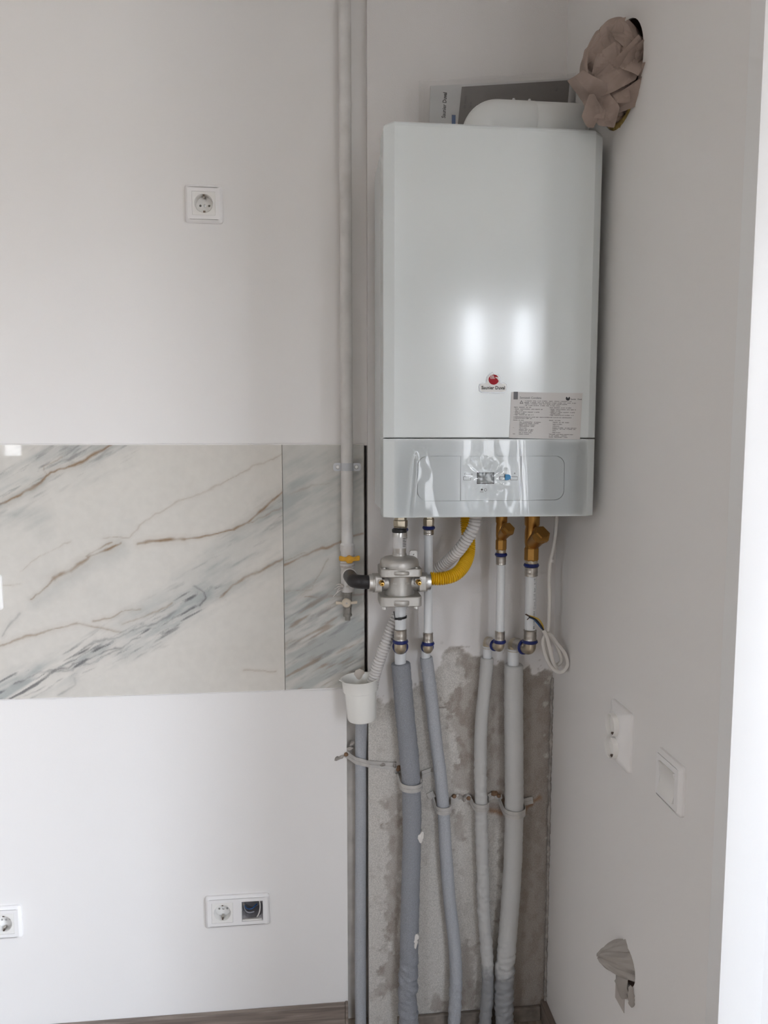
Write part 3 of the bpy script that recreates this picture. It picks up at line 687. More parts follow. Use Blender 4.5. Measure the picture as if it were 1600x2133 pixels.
def plate(name, x0, x1, z0, z1, rad, proud, m, parent, corners=(1, 1, 1, 1), nseg=10):
    """thin plate that follows the bow of the front"""
    loop = []
    for (sx_, sz, a0), on in zip(((1, 1, 0), (-1, 1, PI/2), (-1, -1, PI), (1, -1, 1.5*PI)), corners):
        r = rad if on else .0006; cx, cz = (x1-r if sx_ > 0 else x0+r), (z1-r if sz > 0 else z0+r)
        for i in range(6): a = a0+PI/2*i/5; loop.append((cx+r*math.cos(a), cz+r*math.sin(a)))
    full = []
    for (a, b2) in zip(loop, loop[1:]+loop[:1]):
        n_ = max(1, int(abs(b2[0]-a[0])/.012))
        full += [(a[0]+(b2[0]-a[0])*i/n_, a[1]+(b2[1]-a[1])*i/n_) for i in range(n_)]
    lo = [(x, yfront(x)+.0005, z) for x, z in full]; hi = [(x, yfront(x)-proud, z) for x, z in full]
    bb = B(); n_ = len(full); bb.add(lo+hi, [(i, (i+1) % n_, n_+(i+1) % n_, n_+i) for i in range(n_)])
    xs = sorted(set(round(p[0], 6) for p in full)); k = len(bb.v)          # cap in vertical strips so it follows the bow
    def zr(x):
        zz = []
        for (a, b2) in zip(full, full[1:]+full[:1]):
            if min(a[0], b2[0])-2e-6 <= x <= max(a[0], b2[0])+2e-6:
                zz.append(a[1] if abs(b2[0]-a[0]) < 1e-9 else a[1]+(b2[1]-a[1])*(x-a[0])/(b2[0]-a[0])); zz.append(b2[1] if abs(b2[0]-a[0]) < 1e-9 else zz[-1])
        return min(zz), max(zz)
    vs = []
    for x in xs: l, h = zr(x); vs += [(x, yfront(x)-proud, l), (x, yfront(x)-proud, h)]
    bb.add(vs, [(2*i, 2*i+2, 2*i+3, 2*i+1) for i in range(len(xs)-1)])
    return bb.build(name, m, parent, 25)
def fx(px, py): p = at(px, py, BF-.004); return p.x, p.z
x0, z1_ = fx(871, 951); x1, z0_ = fx(1175, 1041)
xa, xb = fx(960, 1000)[0], fx(1085.5, 1000)[0]
def groove_ring(wo_, wi_):
    cxg, czg = (x0+x1)/2, (z0_+z1_)/2; lo_ = [rrect(x1-x0+2*d_, z1_-z0_+2*d_, .018+d_, 6, cxg, czg) for d_ in (wo_, wi_)]; n_ = len(lo_[0])
    vs = [(x, y, z) for l_ in lo_ for y in (BF-.02, BF+.005) for x, z in l_]; fs = []
    for i in range(n_):
        j = (i+1) % n_; fs += [(i, j, n_+j, n_+i), (2*n_+j, 2*n_+i, 3*n_+i, 3*n_+j), (i, 2*n_+i, 2*n_+j, j), (n_+j, 3*n_+j, 3*n_+i, n_+i)]
    return B().add(vs, fs)
cut(lp, [groove_ring(.0010, 0), B().box(xa-.0005, xa+.0005, BF-.02, BF+.005, z0_, z1_), B().box(xb-.0005, xb+.0006, BF-.02, BF+.005, z0_, z1_)])
lp.data.set_sharp_from_angle(angle=math.radians(12))
plate('panel_flap', x0, xa-.0004, z0_, z1_, .018, .0006, M['boiler'], boiler, (0, 1, 1, 0))
plate('panel_flap', xb+.0006, x1, z0_, z1_, .018, .0006, M['boiler'], boiler, (1, 0, 0, 1))
cp = plate('control_panel', xa+.0004, xb-.0004, z0_, z1_, .001, .0006, M['boiler'], boiler)
def fplate(name, ax, ay, bx_, by, proud, m, parent, rad=.0006):
    u0, v1 = fx(ax, ay); u1, v0 = fx(bx_, by); return plate(name, u0, u1, v0, v1, rad, proud, m, parent)
fplate('display_bezel', 994.3, 984.3, 1030.2, 1008.2, .0008, M['inkgrey'], cp)
fplate('display', 995.6, 985.6, 1028.6, 1006.4, .0011, M['lcd'], cp)
for (a, c_) in ((966, 981.5), (1041, 1056), (1064, 1079)):
    fplate('button_rim', a, 992.6, c_, 1000.4, .0008, M['inkgrey'], cp)
    fplate('button', a+.7, 993.3, c_-.7, 999.7, .0014, M['boiler'], cp)
u, v = fx(1012, 1020.7); yy = yfront(u)
B().lathe([(.0028, 0), (.0028, .0008)], 20, MF((u, yy, v))).build('led_rim', M['inkgrey'], cp)
B().lathe([(.0022, 0), (.0022, .0012)], 20, MF((u, yy, v))).build('led', M['boiler'], cp)
bb = B()
for body, px_, py_, sz in (('+', 1073, 986.5, .0075), ('-', 1050, 986.5, .0075), ('O/', 971.5, 987.8, .0058), ('reset', 1004, 1024.5, .0034), ('mode', 980.5, 988, .0040)):
    u, v = fx(px_, py_); text(body, sz, MF((u, yfront(u)-.0008, v))).build('lettering', M['ink'], cp, smooth=0)
u, v = fx(1004.5, 1020); bb.prism([(.0022, 0), (0, .0022), (-.0022, 0), (0, -.0022)], 0, .0002, MF((u, yfront(u)-.0008, v)))
bb.build('reset_symbol', M['ink'], cp, smooth=0)
# blue peel-off tab
u0, v1 = fx(1052, 988); u1, v0 = fx(1063.5, 999.8)
lp_ = [(u0, v0), (u0, v1), (u1-.0055, v1)] + [(u1-.0055+.0055*math.cos(a), (v0+v1)/2+(v1-v0)/2*math.sin(a)) for a in np.linspace(PI/2*.9, -PI/2*.9, 8)] + [(u1-.0055, v0)]
yt = yfront(u0)
B().loft([[(x, yt-.0050, z) for x, z in lp_], [(x, yt-.0055, z) for x, z in lp_]]).build('film_tab', M['blue'], boiler, smooth=0)
# clear wrinkled protective film over the lower cover
nx, nz = 150, 60; vs = []
X_ = np.linspace(BX0+.021, BX1-.021, nx); Z_ = np.linspace(BZ0+.003, BZS-.004, nz)
GX, GZ = np.meshgrid(X_, Z_); gx, gz = to_px(GX, np.full_like(GX, BF), GZ)
h = .0024 + .0009*np.sin(GX*34+GZ*6) + .0007*(fbm(GX*16, GZ*9, 3)-.5)*3
dx, dz = gx-1012, gz-996; ang = np.arctan2(dz, dx); rad = np.hypot(dx, dz)
h += .00080*np.sin(ang*13+2*np.sin(ang*3))*np.exp(-((rad-28)/11)**2)
h += .0016*np.exp(-((gx-(855-(gz-1000)*.10))/7)**2)*np.clip((gz-935)/30, 0, 1) + .0010*np.exp(-((gx-(1094+.06*(gz-930)))/10)**2)
h = np.maximum(h, .0017)
vs = [(GX[j, i], yfront(GX[j, i])-h[j, i], GZ[j, i]) for j in range(nz) for i in range(nx)]
fs = [(j*nx+i, j*nx+i+1, (j+1)*nx+i+1, (j+1)*nx+i) for j in range(nz-1) for i in range(nx-1)]
B().add(vs, fs).build('protective_film', M['film'], boiler, 80)

# flame badge
u, v = fx(1027.5, 805.5); yb = yfront(u); Mb = MF((u, yb, v)); k = .000985*.96
def bl(x, y): return ((x-1027.5)*k, -(y-805.5)*k)
def hull(dx):
    pill = [bl(1055+dx, 806), bl(1054+dx, 813+dx*.6), bl(1049, 816+dx), bl(1005, 816+dx), bl(1001-dx, 813+dx*.6), bl(1000-dx, 806), bl(1001-dx, 801-dx*.5), bl(1006, 799-dx), bl(1013, 799-dx)]
    top_ = [bl(1014.5-dx, 793), bl(1016-dx, 786), bl(1021-dx*.7, 781-dx), bl(1026, 777.5-dx), bl(1030, 784-dx), bl(1037+dx, 782-dx), bl(1041+dx, 787), bl(1041.5+dx, 794), bl(1043, 799-dx), bl(1050, 799-dx), bl(1054+dx, 801-dx*.5)]
    return pill+top_
badge = B().prism(hull(1.3), 0, .0018, Mb).build('badge_rim', M['rim'], boiler, 30)
B().prism(hull(0), .0, .0022, Mb).build('badge_face', M['badge'], badge, 30)
disc = []
for a in np.linspace(PI*.16, PI*1.92, 26): disc.append(bl(1028.5+10.5*math.cos(a), 791.5-10.0*math.sin(a)))
disc += [bl(1035, 789), bl(1030.5, 786)]
B().prism(disc, .0015, .0027, Mb).build('flame_emblem', M['red'], badge, 30)
bb = B()
for i in range(4):
    x_ = 1019.5+i*2.4; bb.prism([bl(x_, 781.5+abs(i-1)*.8), bl(x_+.9, 781.2+abs(i-1)*.8), bl(x_+3.8, 790), bl(x_+3.0, 790.4)], .002, .0031, Mb)
bb.prism([bl(1033.3+1.1*math.cos(a), 788+1.1*math.sin(a)) for a in np.linspace(0, 2*PI, 9)[:-1]], .002, .0031, Mb)
bb.build('emblem_stroke', M['badge'], badge, 30)
text('Saunier Duval', .0088, Mb @ Matrix.Translation((*bl(1027.8, 807.8), .0024)), width=48*k, bold=.0002).build('lettering', M['ink'], badge, smooth=0)

# instruction sheet stuck on the front
A_, B2_, C2_, D_ = [fx(*p) for p in ((1066, 816.5), (1215, 818.5), (1209.5, 915.5), (1061.5, 912.5))]
yS = min(yfront(A_[0]), yfront(B2_[0]))-.0006
def sp_(s_, t_):
    x = (A_[0]*(1-s_)+B2_[0]*s_)*(1-t_)+(D_[0]*(1-s_)+C2_[0]*s_)*t_; z = (A_[1]*(1-s_)+B2_[1]*s_)*(1-t_)+(D_[1]*(1-s_)+C2_[1]*s_)*t_
    return x, z
ns = 10
lo = [sp_(i/ns, 0) for i in range(ns+1)] + [sp_(1-i/ns, 1) for i in range(ns+1)]
bb = B(); vs = []
for i in range(ns+1):
    for t_ in (0, 1): x, z = sp_(i/ns, t_); vs += [(x, yfront(x)-.0004, z), (x, yfront(x)-.0011, z)]
fs = []
for i in range(ns):
    a = 4*i; fs += [(a+1, a+5, a+7, a+3), (a, a+2, a+6, a+4), (a, a+4, a+5, a+1), (a+2, a+3, a+7, a+6)]
fs += [(0, 1, 3, 2), (4*ns, 4*ns+2, 4*ns+3, 4*ns+1)]
stk = bb.add(vs, fs).build('instruction_sticker', M['sticker'], boiler, smooth=0)
wS, hS = (Vector(B2_)-Vector(A_)).length, (Vector(D_)-Vector(A_)).length
ex = (Vector(B2_)-Vector(A_)).normalized()
def MS(s_, t_): 
    x, z = sp_(s_, t_); tx = Vector((ex.x, yfront(x+.002)-yfront(x-.002) if False else 0, ex.y)); tz = Vector((-ex.y, 0, ex.x)); n_ = tx.cross(tz)
    return Matrix(((tx.x, tz.x, n_.x, x), (tx.y, tz.y, n_.y, yfront(x)-.00115), (tx.z, tz.z, n_.z, z), (0, 0, 0, 1)))
bb = B(); bg = B()
def ln(body, s_, t_, sz, width=None, b=None):
    # letters are set word by word so that a line follows the bowed front
    words = body.split(' '); total = sum(len(q)+1 for q in words); pos = 0
    wfull = width or total*sz*.50
    for q in words:
        text(q, sz, MS(s_+wfull*pos/total/wS, t_), b or bb, align='LEFT', bold=.00006); pos += len(q)+1
ln('Semiatek Condens', .118, .120, .0056, .042, bg)
ln('Saunier Duval', .835, .135, .0036, .024)
q = MS(.795, .12)
bb.prism([(.0042*math.cos(a), .0042*math.sin(a)) for a in np.linspace(PI*.72, PI*2.3, 18)] + [(.0004, .0004)], 0, .0001, q)
bg.prism(rrect(.0085, .0145, .0002, 1), 0, .0001, MS(.062, .075))
tri = MS(.146, .218); bb.add([(-.0035, -.0024, 0), (.0035, -.0024, 0), (0, .0036, 0), (-.0020, -.0015, 0), (.0020, -.0015, 0), (0, .0020, 0)], [(0, 1, 4, 3), (1, 2, 5, 4), (2, 0, 3, 5)], tri)
for body, t_, wd_ in (('• La temperaturi ridicate pe turul de încălzire, asigurați o alimentare corespunzătoare cu apă', .185, .094), ('neîncălzită și suficientă pentru a evita deteriorarea și scurgeri pe sistem: arsuri, stropire de vapori', .220, .104),
                      ('• Instalarea și întreținerea trebuie să fie efectuate de către o persoană competentă.', .250, .086), ('• Citiți cu atenție instrucțiunile de utilizare înainte de a utiliza produsul.', .285, .072)):
    ln(body, .185, t_, .0021, wd_)
def block(s0, rows):
    for body, ds, t_, wd_ in rows: ln(body, s0+ds, t_, .0022, wd_)
block(.045, [('Reglarea temperaturii apei calde', 0, .325, .036), ('• Selectați modul de funcționare pentru prepararea apei', 0, .365, .058), ('calde cu mode', .018, .397, .016), ('• Apăsați pe +/- valoarea temperaturii se aprinde', 0, .427, .052), ('intermitent pe afișaj', .018, .458, .021), ('• Reglați temperatura apei calde cu +/-', 0, .488, .041),
             ('La depășirea temperaturii setate de la centralul uzinei, cazanul se oprește automat și va porni din nou la scăderea temperaturii', 0, .535, .115), ('cu respectarea de setare a reglării apei.', 0, .565, .038),
             ('Elemente de control', 0, .605, .023), ('Tasta Pornire/Oprire/Mod de funcționare', .085, .645, .046), ('Oprirea/pornirea prelungirii produsului', .085, .675, .039), ('Reglarea modului de funcționare', .085, .705, .034), ('Activarea/dezactivarea meniului', .085, .735, .031),
             ('+ -', 0, .772, .006), ('Taste de setare', .085, .772, .017), ('Selectarea valorii de reglare', .085, .808, .030), ('Creșterea valorii de reglare', .085, .838, .029), ('reset', 0, .905, .005), ('Tasta de repunere (reset)', .085, .875, .027), ('Resetarea produsului', .085, .908, .022)])
block(.545, [('Setarea temperaturii pe turul de încălzire', 0, .325, .046), ('• Selectați modul de funcționare pentru regimul de', 0, .362, .053), ('încălzire cu mode', .018, .393, .019), ('• Apăsați pe +/- valoarea temperaturii se aprinde', 0, .423, .052), ('intermitent pe afișaj', .018, .454, .021), ('• Reglați temperatura pe turul de încălzire cu +/-', 0, .484, .050),
             ('Simboluri de pe afișaj', 0, .600, .026), ('Prepararea apei calde menajere', .055, .640, .034), ('Regimul de încălzire', .055, .680, .021), ('Arzător pornit', .055, .720, .014), ('Presiunea de instalație sub pragul minim pentru', .055, .757, .049), ('funcționarea unui circuit în perfectă stare', .055, .785, .048),
             ('Defecte', .055, .822, .007), ('Mesaje de eroare', .055, .862, .017), ('* Pentru detalii privind afișarea modurilor și anulare', 0, .900, .050), ('pe LCD, contactați instalatorul', .01, .930, .042), ('autorizat. Pentru informații v. manual.', .01, .958, .038)])
bb.build('lettering', M['inkgrey'], stk, smooth=0); bg.build('heading', mat('label_grey', (.13, .13, .14, 1), .5), stk, smooth=0)

# ------------------------------------------------------------------ flue on top of the boiler
FY = -.160
zt = at(1100, 214.5, FY).z; FR = min(.049, (zt-BZ1-.002)/2); FZ = zt-FR
fl = thing('flue_pipe', (.3, FY, BZ1), 'white flue elbow and tube lying on top of the boiler', 'flue')
xl = at(962, 236, FY).x; xc = xl+FR
path = fillet([(xc, FY, BZ1+.002), (xc, FY, FZ), (xc+.16, FY, FZ)], .050, 14)
xj = at(1116, 240, FY-.03).x; xe = at(1224, 240, FY-.03).x
path = [p for p in path if p.x < xj-.002] + [Vector((xj, FY, FZ))]
B().tube(path, FR, 40).build('elbow', M['flue'], fl, 40)
B().lathe([(FR-.002, -.002), (FR-.0004, 0), (FR-.0004, xe-xj-.012), (FR-.003, xe-xj-.005), (FR-.010, xe-xj)], 40, frame((xj+.001, FY, FZ), (1, 0, 0))).build('tube', M['flue'], fl, 40)
B().lathe([(FR+.011, 0), (FR+.011, .016), (FR+.009, .018), (FR+.004, .018)], 40, frame((xc, FY, BZ1+.0005), (0, 0, 1))).build('collar', M['flue'], fl, 40)
for px_ in (1070, 1103):
    p = at(px_, 214, FY-.012); B().lathe([(.003, -.003), (.003, .0015), (.0018, .0032)], 10, frame((p.x, FY-.012, FZ+FR-.0012), (0, -.25, 1))).build('screw', M['chrome'], fl)

# manual in its clear bag
def quad(px4, Y, lean=0):
    return [at(x, y, Y) for x, y in px4]
BY = -.06
bk = thing('manual', (at(1040, 240, BY).x, BY, BZ1), 'instruction booklet with white and dark cover behind the flue', 'booklet')
q = [at(897, 179, BY), at(1192, 163, BY), at(1186, 300, BY), at(889, 300, BY)]
for p in q[2:]: p.z = BZ1-.004
q[2] = Vector((q[1].x-.012, BY, BZ1-.004)); q[3] = Vector((q[0].x-.004, BY, BZ1-.004))
B().loft([[p for p in q], [p+Vector((0, .005, 0)) for p in q]]).build('pages', M['booklet'], bk, smooth=0)
d4 = [at(962, 181, BY), at(1187, 167, BY)]
dk = [d4[0], d4[1], Vector((d4[1].x-.014, BY, BZ1-.004)), Vector((d4[0].x-.018, BY, BZ1-.004))]
B().loft([[p+Vector((0, -.0004, 0)) for p in dk], [p+Vector((0, .0002, 0)) for p in dk]]).build('cover', M['cover'], bk, smooth=0)
def MT(px_, py_, Y, tilt=0): p = at(px_, py_, Y); return MF((p.x, Y, p.z)) @ Matrix.Rotation(PI/2-tilt, 4, 'Z')
text('Saunier Duval', .0115, MT(926, 219, BY-.0006, .06), width=.052, bold=.0002).build('lettering', M['ink'], bk, smooth=0)
bb = B(); M['covink'] = mat('cover_ink', (.045, .040, .040, 1), .5)
for q3_ in (('de insta-', .0085, MT(969, 212, BY-.0008, .1)), ('lare', .0085, MT(980, 219, BY-.0008, .1)), ('Ro', .008, MT(1160, 186, BY-.0008, .1))): text(*q3_).build('lettering', M['covink'], bk, smooth=0)
bb = B().box(at(945, 243, BY).x-.004, at(945, 243, BY).x+.004, BY-.0012, BY-.0004, BZ1-.004, at(945, 240, BY).z); bb.build('blue_mark', M['wire_b'], bk, smooth=0)
nx, nz = 60, 26; tl, trr = at(873, 166, BY-.004), at(1206, 151, BY-.004)
def sheet(off, sd):
    vs = []
    for j in range(nz):
        for i in range(nx):
            s_, t_ = i/(nx-1), j/(nz-1); top_ = tl.lerp(trr, s_); zt_ = top_.z+.004*math.sin(s_*9+sd)*(.4+s_)
            x = top_.x-.010*(1-t_)*s_; z = BZ1-.003+(zt_-BZ1+.003)*t_
            wv = float(fbm(np.array([s_*9+sd]), np.array([t_*4+sd*2]), 3)[0]-.5)
            edge = min(1, min(s_, 1-s_, 1-t_)*30); vs.append((x, BY+off*edge+wv*.005*edge, z))
    return vs, [(j*nx+i, j*nx+i+1, (j+1)*nx+i+1, (j+1)*nx+i) for j in range(nz-1) for i in range(nx-1)]
bb = B(); bb.add(*sheet(-.007, 1.3)); bb.add(*sheet(.014, 4.1))
tag(bb.build('plastic_sleeve', M['plastic_bag'], None, 80), 'clear crinkled plastic sleeve around the booklet above the boiler', 'plastic bag')

# ------------------------------------------------------------------ stuffed holes in the side wall
def crumple(n_planes, seed, sub, scale, ridge):
    rnd = random.Random(seed); bm = bmesh.new(); bmesh.ops.create_icosphere(bm, subdivisions=sub, radius=1)
    pl = [(Vector((rnd.gauss(0, 1), rnd.gauss(0, 1), rnd.gauss(0, 1))).normalized(), rnd.uniform(.70, 1.0)) for _ in range(n_planes)]
    cr = [(Vector((rnd.gauss(0, 1), rnd.gauss(0, 1), rnd.gauss(0, 1))).normalized(), rnd.uniform(-.6, .6), rnd.uniform(.6, 1)) for _ in range(14)]
    for v in bm.verts:
        d = v.co.normalized(); r = 1.25
        for nrm, k in pl:
            c = d.dot(nrm)
            if c > .05: r = min(r, k/c)
        for nrm, k, a in cr:
            r -= ridge*a*math.exp(-(abs(d.dot(nrm)-k)/.055))
        v.co = Vector((d.x*r*scale[0], d.y*r*scale[1], d.z*r*scale[2]))
    vs = [v.co.copy() for v in bm.verts]; fs = [tuple(q.index for q in f.verts) for f in bm.faces]; bm.free(); return vs, fs
def petal(c, outv, upv, wd, ht, curl, fold, seed):
    """a folded flap of sheet paper"""
    rnd = random.Random(seed); o = Vector(outv).normalized(); u_ = Vector(upv); u_ = (u_-o*u_.dot(o)).normalized(); s_ = u_.cross(o); n_ = 9; vs = []
    jag = [rnd.uniform(.75, 1.1) for _ in range(n_)]
    for th in (0, .0005):
        for j in range(n_):
            for i in range(n_):
                a, b2 = i/(n_-1)*2-1, j/(n_-1)
                taper = (1-.55*abs(b2-.45)**1.4*1.6)
                p = Vector(c)+s_*(a*wd*taper*jag[j])+u_*((b2-.4)*ht*(1-.25*abs(a)*jag[i]))+o*(-curl*a*a*wd-curl*.8*(b2-.4)**2*ht+fold*abs(a-.15*math.sin(b2*3))*.35*wd+th)
                vs.append(tuple(p))
    fs = []; m_ = n_*n_
    for k in (0, m_):
        for j in range(n_-1):
            for i in range(n_-1): q = (k+j*n_+i, k+j*n_+i+1, k+(j+1)*n_+i+1, k+(j+1)*n_+i); fs.append(q if k else q[::-1])
    rim = [i for i in range(n_)] + [j*n_+n_-1 for j in range(1, n_)] + [(n_-1)*n_+i for i in range(n_-2, -1, -1)] + [j*n_ for j in range(n_-2, 0, -1)]
    for a, b2 in zip(rim, rim[1:]+rim[:1]): fs.append((a, b2, b2+m_, a+m_))
    return vs, fs
cP = Vector((XR-.014, -.297, 2.112))
def creased(seed, sub, scale, k_, n_=22):
    rnd = random.Random(seed); bm = bmesh.new(); bmesh.ops.create_icosphere(bm, subdivisions=sub, radius=1)
    cs = [(Vector((rnd.gauss(0, 1), rnd.gauss(0, 1), rnd.gauss(0, 1))).normalized(), rnd.uniform(-.7, .7), rnd.choice((-1, 1))*rnd.uniform(.4, 1)) for _ in range(n_)]
    val = [sum(a*abs(v.co.normalized().dot(nn)-q) for nn, q, a in cs) for v in bm.verts]; mu = sum(val)/len(val); sd_ = (sum((x-mu)**2 for x in val)/len(val))**.5
    for v, x in zip(bm.verts, val):
        d = v.co.normalized(); r = 1+k_*max(-2.2, min(2.0, (x-mu)/sd_))
        for nn, q, a in cs[:12]: r -= .10*abs(a)*math.exp(-abs(d.dot(nn)-q)/.035)       # sharp valleys between the folds
        v.co = Vector((d.x*r*scale[0], d.y*r*scale[1], d.z*r*scale[2]))
    vs = [v.co.copy() for v in bm.verts]; fs = [tuple(q.index for q in f.verts) for f in bm.faces]; bm.free(); return vs, fs
bb = B(); v_, f_ = creased(9, 6, (.054, .074, .084), .085)
bb.add(v_, f_, Matrix.Translation(cP))
def scrunch(c, outv, upv, wd, ht, seed):
    """crumpled flap: a sheet broken along random fold lines into flat facets, edges lifted"""
    rnd = random.Random(seed); o = Vector(outv).normalized(); u_ = Vector(upv); u_ = (u_-o*u_.dot(o)).normalized(); s_ = u_.cross(o); n_ = 15; vs = []
    folds = [(rnd.uniform(0, PI), rnd.uniform(-.5, .5), rnd.choice((-1, 1))*rnd.uniform(.5, 1.15)) for _ in range(5)]; o = (o+Vector((rnd.uniform(-.35, .35), rnd.uniform(-.35, .35), rnd.uniform(-.35, .35)))).normalized()
    u_ = (u_-o*u_.dot(o)).normalized(); s_ = u_.cross(o)
    cut_ = [(rnd.uniform(0, 2*PI), rnd.uniform(.62, .95)) for _ in range(6)]
    for th in (0, .0005):
        for j in range(n_):
            for i in range(n_):
                a, b2 = i/(n_-1)*2-1, j/(n_-1)*2-1
                for ca, ck in cut_:                      # ragged outline: pull corners in to straight cuts
                    d_ = a*math.cos(ca)+b2*math.sin(ca)
                    if d_ > ck: a -= (d_-ck)*math.cos(ca); b2 -= (d_-ck)*math.sin(ca)
                h_ = -.36*(a*a+b2*b2*1.6)
                for fa, fo, fk in folds: h_ += fk*abs(a*math.cos(fa)+b2*math.sin(fa)-fo)*.5
                vs.append(tuple(Vector(c)+s_*(a*wd)+u_*(b2*ht)+o*(h_*wd*.8+th)))
    fs = []; m_ = n_*n_
    for k in (0, m_):
        for j in range(n_-1):
            for i in range(n_-1): q = (k+j*n_+i, k+j*n_+i+1, k+(j+1)*n_+i+1, k+(j+1)*n_+i); fs.append(q if k else q[::-1])
    rim = [i for i in range(n_)] + [j*n_+n_-1 for j in range(1, n_)] + [(n_-1)*n_+i for i in range(n_-2, -1, -1)] + [j*n_ for j in range(n_-2, 0, -1)]
    for a, b2 in zip(rim, rim[1:]+rim[:1]): fs.append((a, b2, b2+m_, a+m_))
    return vs, fs
view = (CAM-cP).normalized(); sr = Vector((view.y, -view.x, 0)).normalized()*-1; su = Vector((0, 0, 1))
for i, (a_, c_, rot, wd_, ht_) in enumerate([(-.040, .040, .30, .022, .042), (-.018, .046, -.10, .022, .046), (.022, .052, 1.25, .022, .036), (.014, .004, -.85, .026, .056), (-.032, -.024, .30, .028, .046),
                                                (.026, -.036, -.80, .022, .046), (-.012, -.058, .2, .022, .040), (.044, .010, -.25, .018, .046), (.036, .036, 1.4, .024, .028), (-.050, .010, .15, .016, .046), (.002, .066, .6, .020, .026), (.030, .020, -.6, .018, .030), (-.004, .016, .2, .020, .034), (-.030, .004, -.3, .022, .034), (.010, -.024, .9, .022, .030), (-.030, -.050, -.4, .020, .030), (.046, -.020, .3, .014, .036)]):
    e2 = max(.05, 1-(a_/.072)**2-(c_/.09)**2); c0 = cP+sr*a_+su*c_+view*(.078*math.sqrt(e2)+.004); o2_ = (view*.9+sr*(a_*13)+su*(c_*8)); u2_ = su*math.cos(rot)+sr*math.sin(rot)*-1
    bb.add(*scrunch(c0, o2_, u2_, wd_, ht_, 340+i))
tag(bb.build('crumpled_paper', M['paper'], None, 6, fix=False), 'crumpled brown kraft paper stuffed in the hole above the boiler', 'paper')
pts = []; rr = []
for i in range(26):
    a = -2.55+1.75*i/25; n1 = fbm(np.array([i*.8]), np.array([2.2]))[0]
    pts.append((XR+.006, HU[1]+(HUR-.006)*math.cos(a)*-1*-1, HU[2]+(HUR-.006)*math.sin(a))); rr.append(.005+.007*n1)
B().lathe([(HUR-.0006, .004), (HUR-.0006, .135), (.001, .136)], 40, frame(HU, (1, 0, 0)), False, False).build('hole_lining', mat('hole_brick', (.30, .20, .16, 1), .95, bump=.6, bscale=90, var=.2, vscale=40), wall_right, 40)
B().lathe([(HLR*.86-.0005, .003), (HLR*.86-.0005, .115), (.001, .116)], 28, frame(HL, (1, 0, 0)), False, False).build('hole_lining', bpy.data.materials['hole_brick'], wall_right, 40)
B().tube(pts, rr, 8).build('insulation_wool', M['insul'], wall_right, smooth=60)

bb = B(); rings = []; n = 72
for j in range(26):                    # pleated sheet gathered out of the hole into a blunt tip
    t_ = j/25; cx_r = XR+.020-.060*t_; cy_r = HL[1]+.034*t_**1.5; cz_r = HL[2]+.010-.016*t_; R0 = .0345*(1-t_**2.2)**.5*(1-.25*t_)+.0015; ring = []
    for i in range(n):
        a = 2*PI*i/n; pl = 1+.10*math.sin(5*a+2.5*t_)+.07*math.sin(9*a-4*t_+1)+.05*math.sin(17*a+6*t_)
        q = R0*pl*(1 if t_ > 0 else .98)
        ring.append((cx_r+.004*math.sin(3*a+5*t_)*t_, cy_r+q*math.cos(a), cz_r+q*math.sin(a)*(1.08 if math.sin(a) > 0 else .92)))
    rings.append(ring)
bb.loft(rings)
bb.add(*petal(Vector((XR-.006, HL[1]-.034, HL[2]-.040)), (-.5, -.9, 0), (.1, .35, 1), .007, .042, .3, .6, 83))
bb.add(*petal(Vector((XR-.012, HL[1]-.002, HL[2]-.040)), (-1, -.3, 0), (.05, .1, 1), .018, .060, .3, .5, 85))
tag(bb.build('plastic_rag', M['rag'], None, 40, fix=False), 'grey crumpled plastic stuffed in the small low wall hole', 'rag')
p0, p1 = atx(1283, 2068, XR), atx(1301, 2104, XR)
tag(B().box(XR-.0012, XR, min(p0.y, p1.y), max(p0.y, p1.y), p1.z-.006, p0.z+.022).build('paper_tape', M['tape'], smooth=0), 'beige strip of tape on the wall below the grey plastic', 'tape')

# ------------------------------------------------------------------ gas riser, clamp, cocks
GY = -.002
g0, g1 = at(713, 0, GY), at(723.5, 1140, GY); gx_ = g1.x
gp = thing('gas_riser', (gx_, GY, g1.z), 'white painted gas pipe rising along the wall beside the boiler', 'pipe')
B().tube([(gx_, GY, ZC-.001), (gx_, GY, 2.0), (gx_, GY, g1.z)], .0136, 24).build('pipe', M['gaspipe'], gp)
zc_ = at(720, 973, GY-.012).z; clm = thing('pipe_clamp', (gx_, LW-.008, zc_), 'grey two screw clamp holding the gas pipe over the marble', 'pipe clamp')
def band(path, hw, th, groove=True):
    """metal strip swept along a path, its width along Z, outer side away from the wall"""
    P = [Vector(p) for p in path]; m = len(P); vs = []; fs = []
    prof = [(-hw, 0), (-hw, th), (-.14*hw, th), (0, .25*th), (.14*hw, th), (hw, th), (hw, 0)] if groove else [(-hw, 0), (-hw, th), (hw, th), (hw, 0)]
    n = len(prof)
    for i in range(m):
        T = (P[min(i+1, m-1)]-P[max(i-1, 0)]).normalized(); out = Vector((T.y, -T.x, 0)).normalized(); up = out.cross(T); up = up if up.z > 0 else -up
        for a, t_ in prof: vs.append(P[i]+up*a+out*t_)
    for i in range(m-1):
        for k in range(n): fs.append((i*n+k, i*n+(k+1) % n, (i+1)*n+(k+1) % n, (i+1)*n+k))
    fs += [tuple(range(n))[::-1], tuple((m-1)*n+k for k in range(n))]
    return B().add(vs, fs)
r_ = .0142; yb_ = GY-.004
pth = [(gx_-.029, yb_, zc_), (gx_-r_-.001, yb_, zc_)] + [(gx_+r_*math.cos(a), GY-r_*math.sin(a), zc_) for a in np.linspace(PI*.92, PI*.08, 18)] + [(gx_+r_+.001, yb_, zc_), (gx_+.029, yb_, zc_)]
pth = [(gx_-.0285, yb_, zc_)] + pth
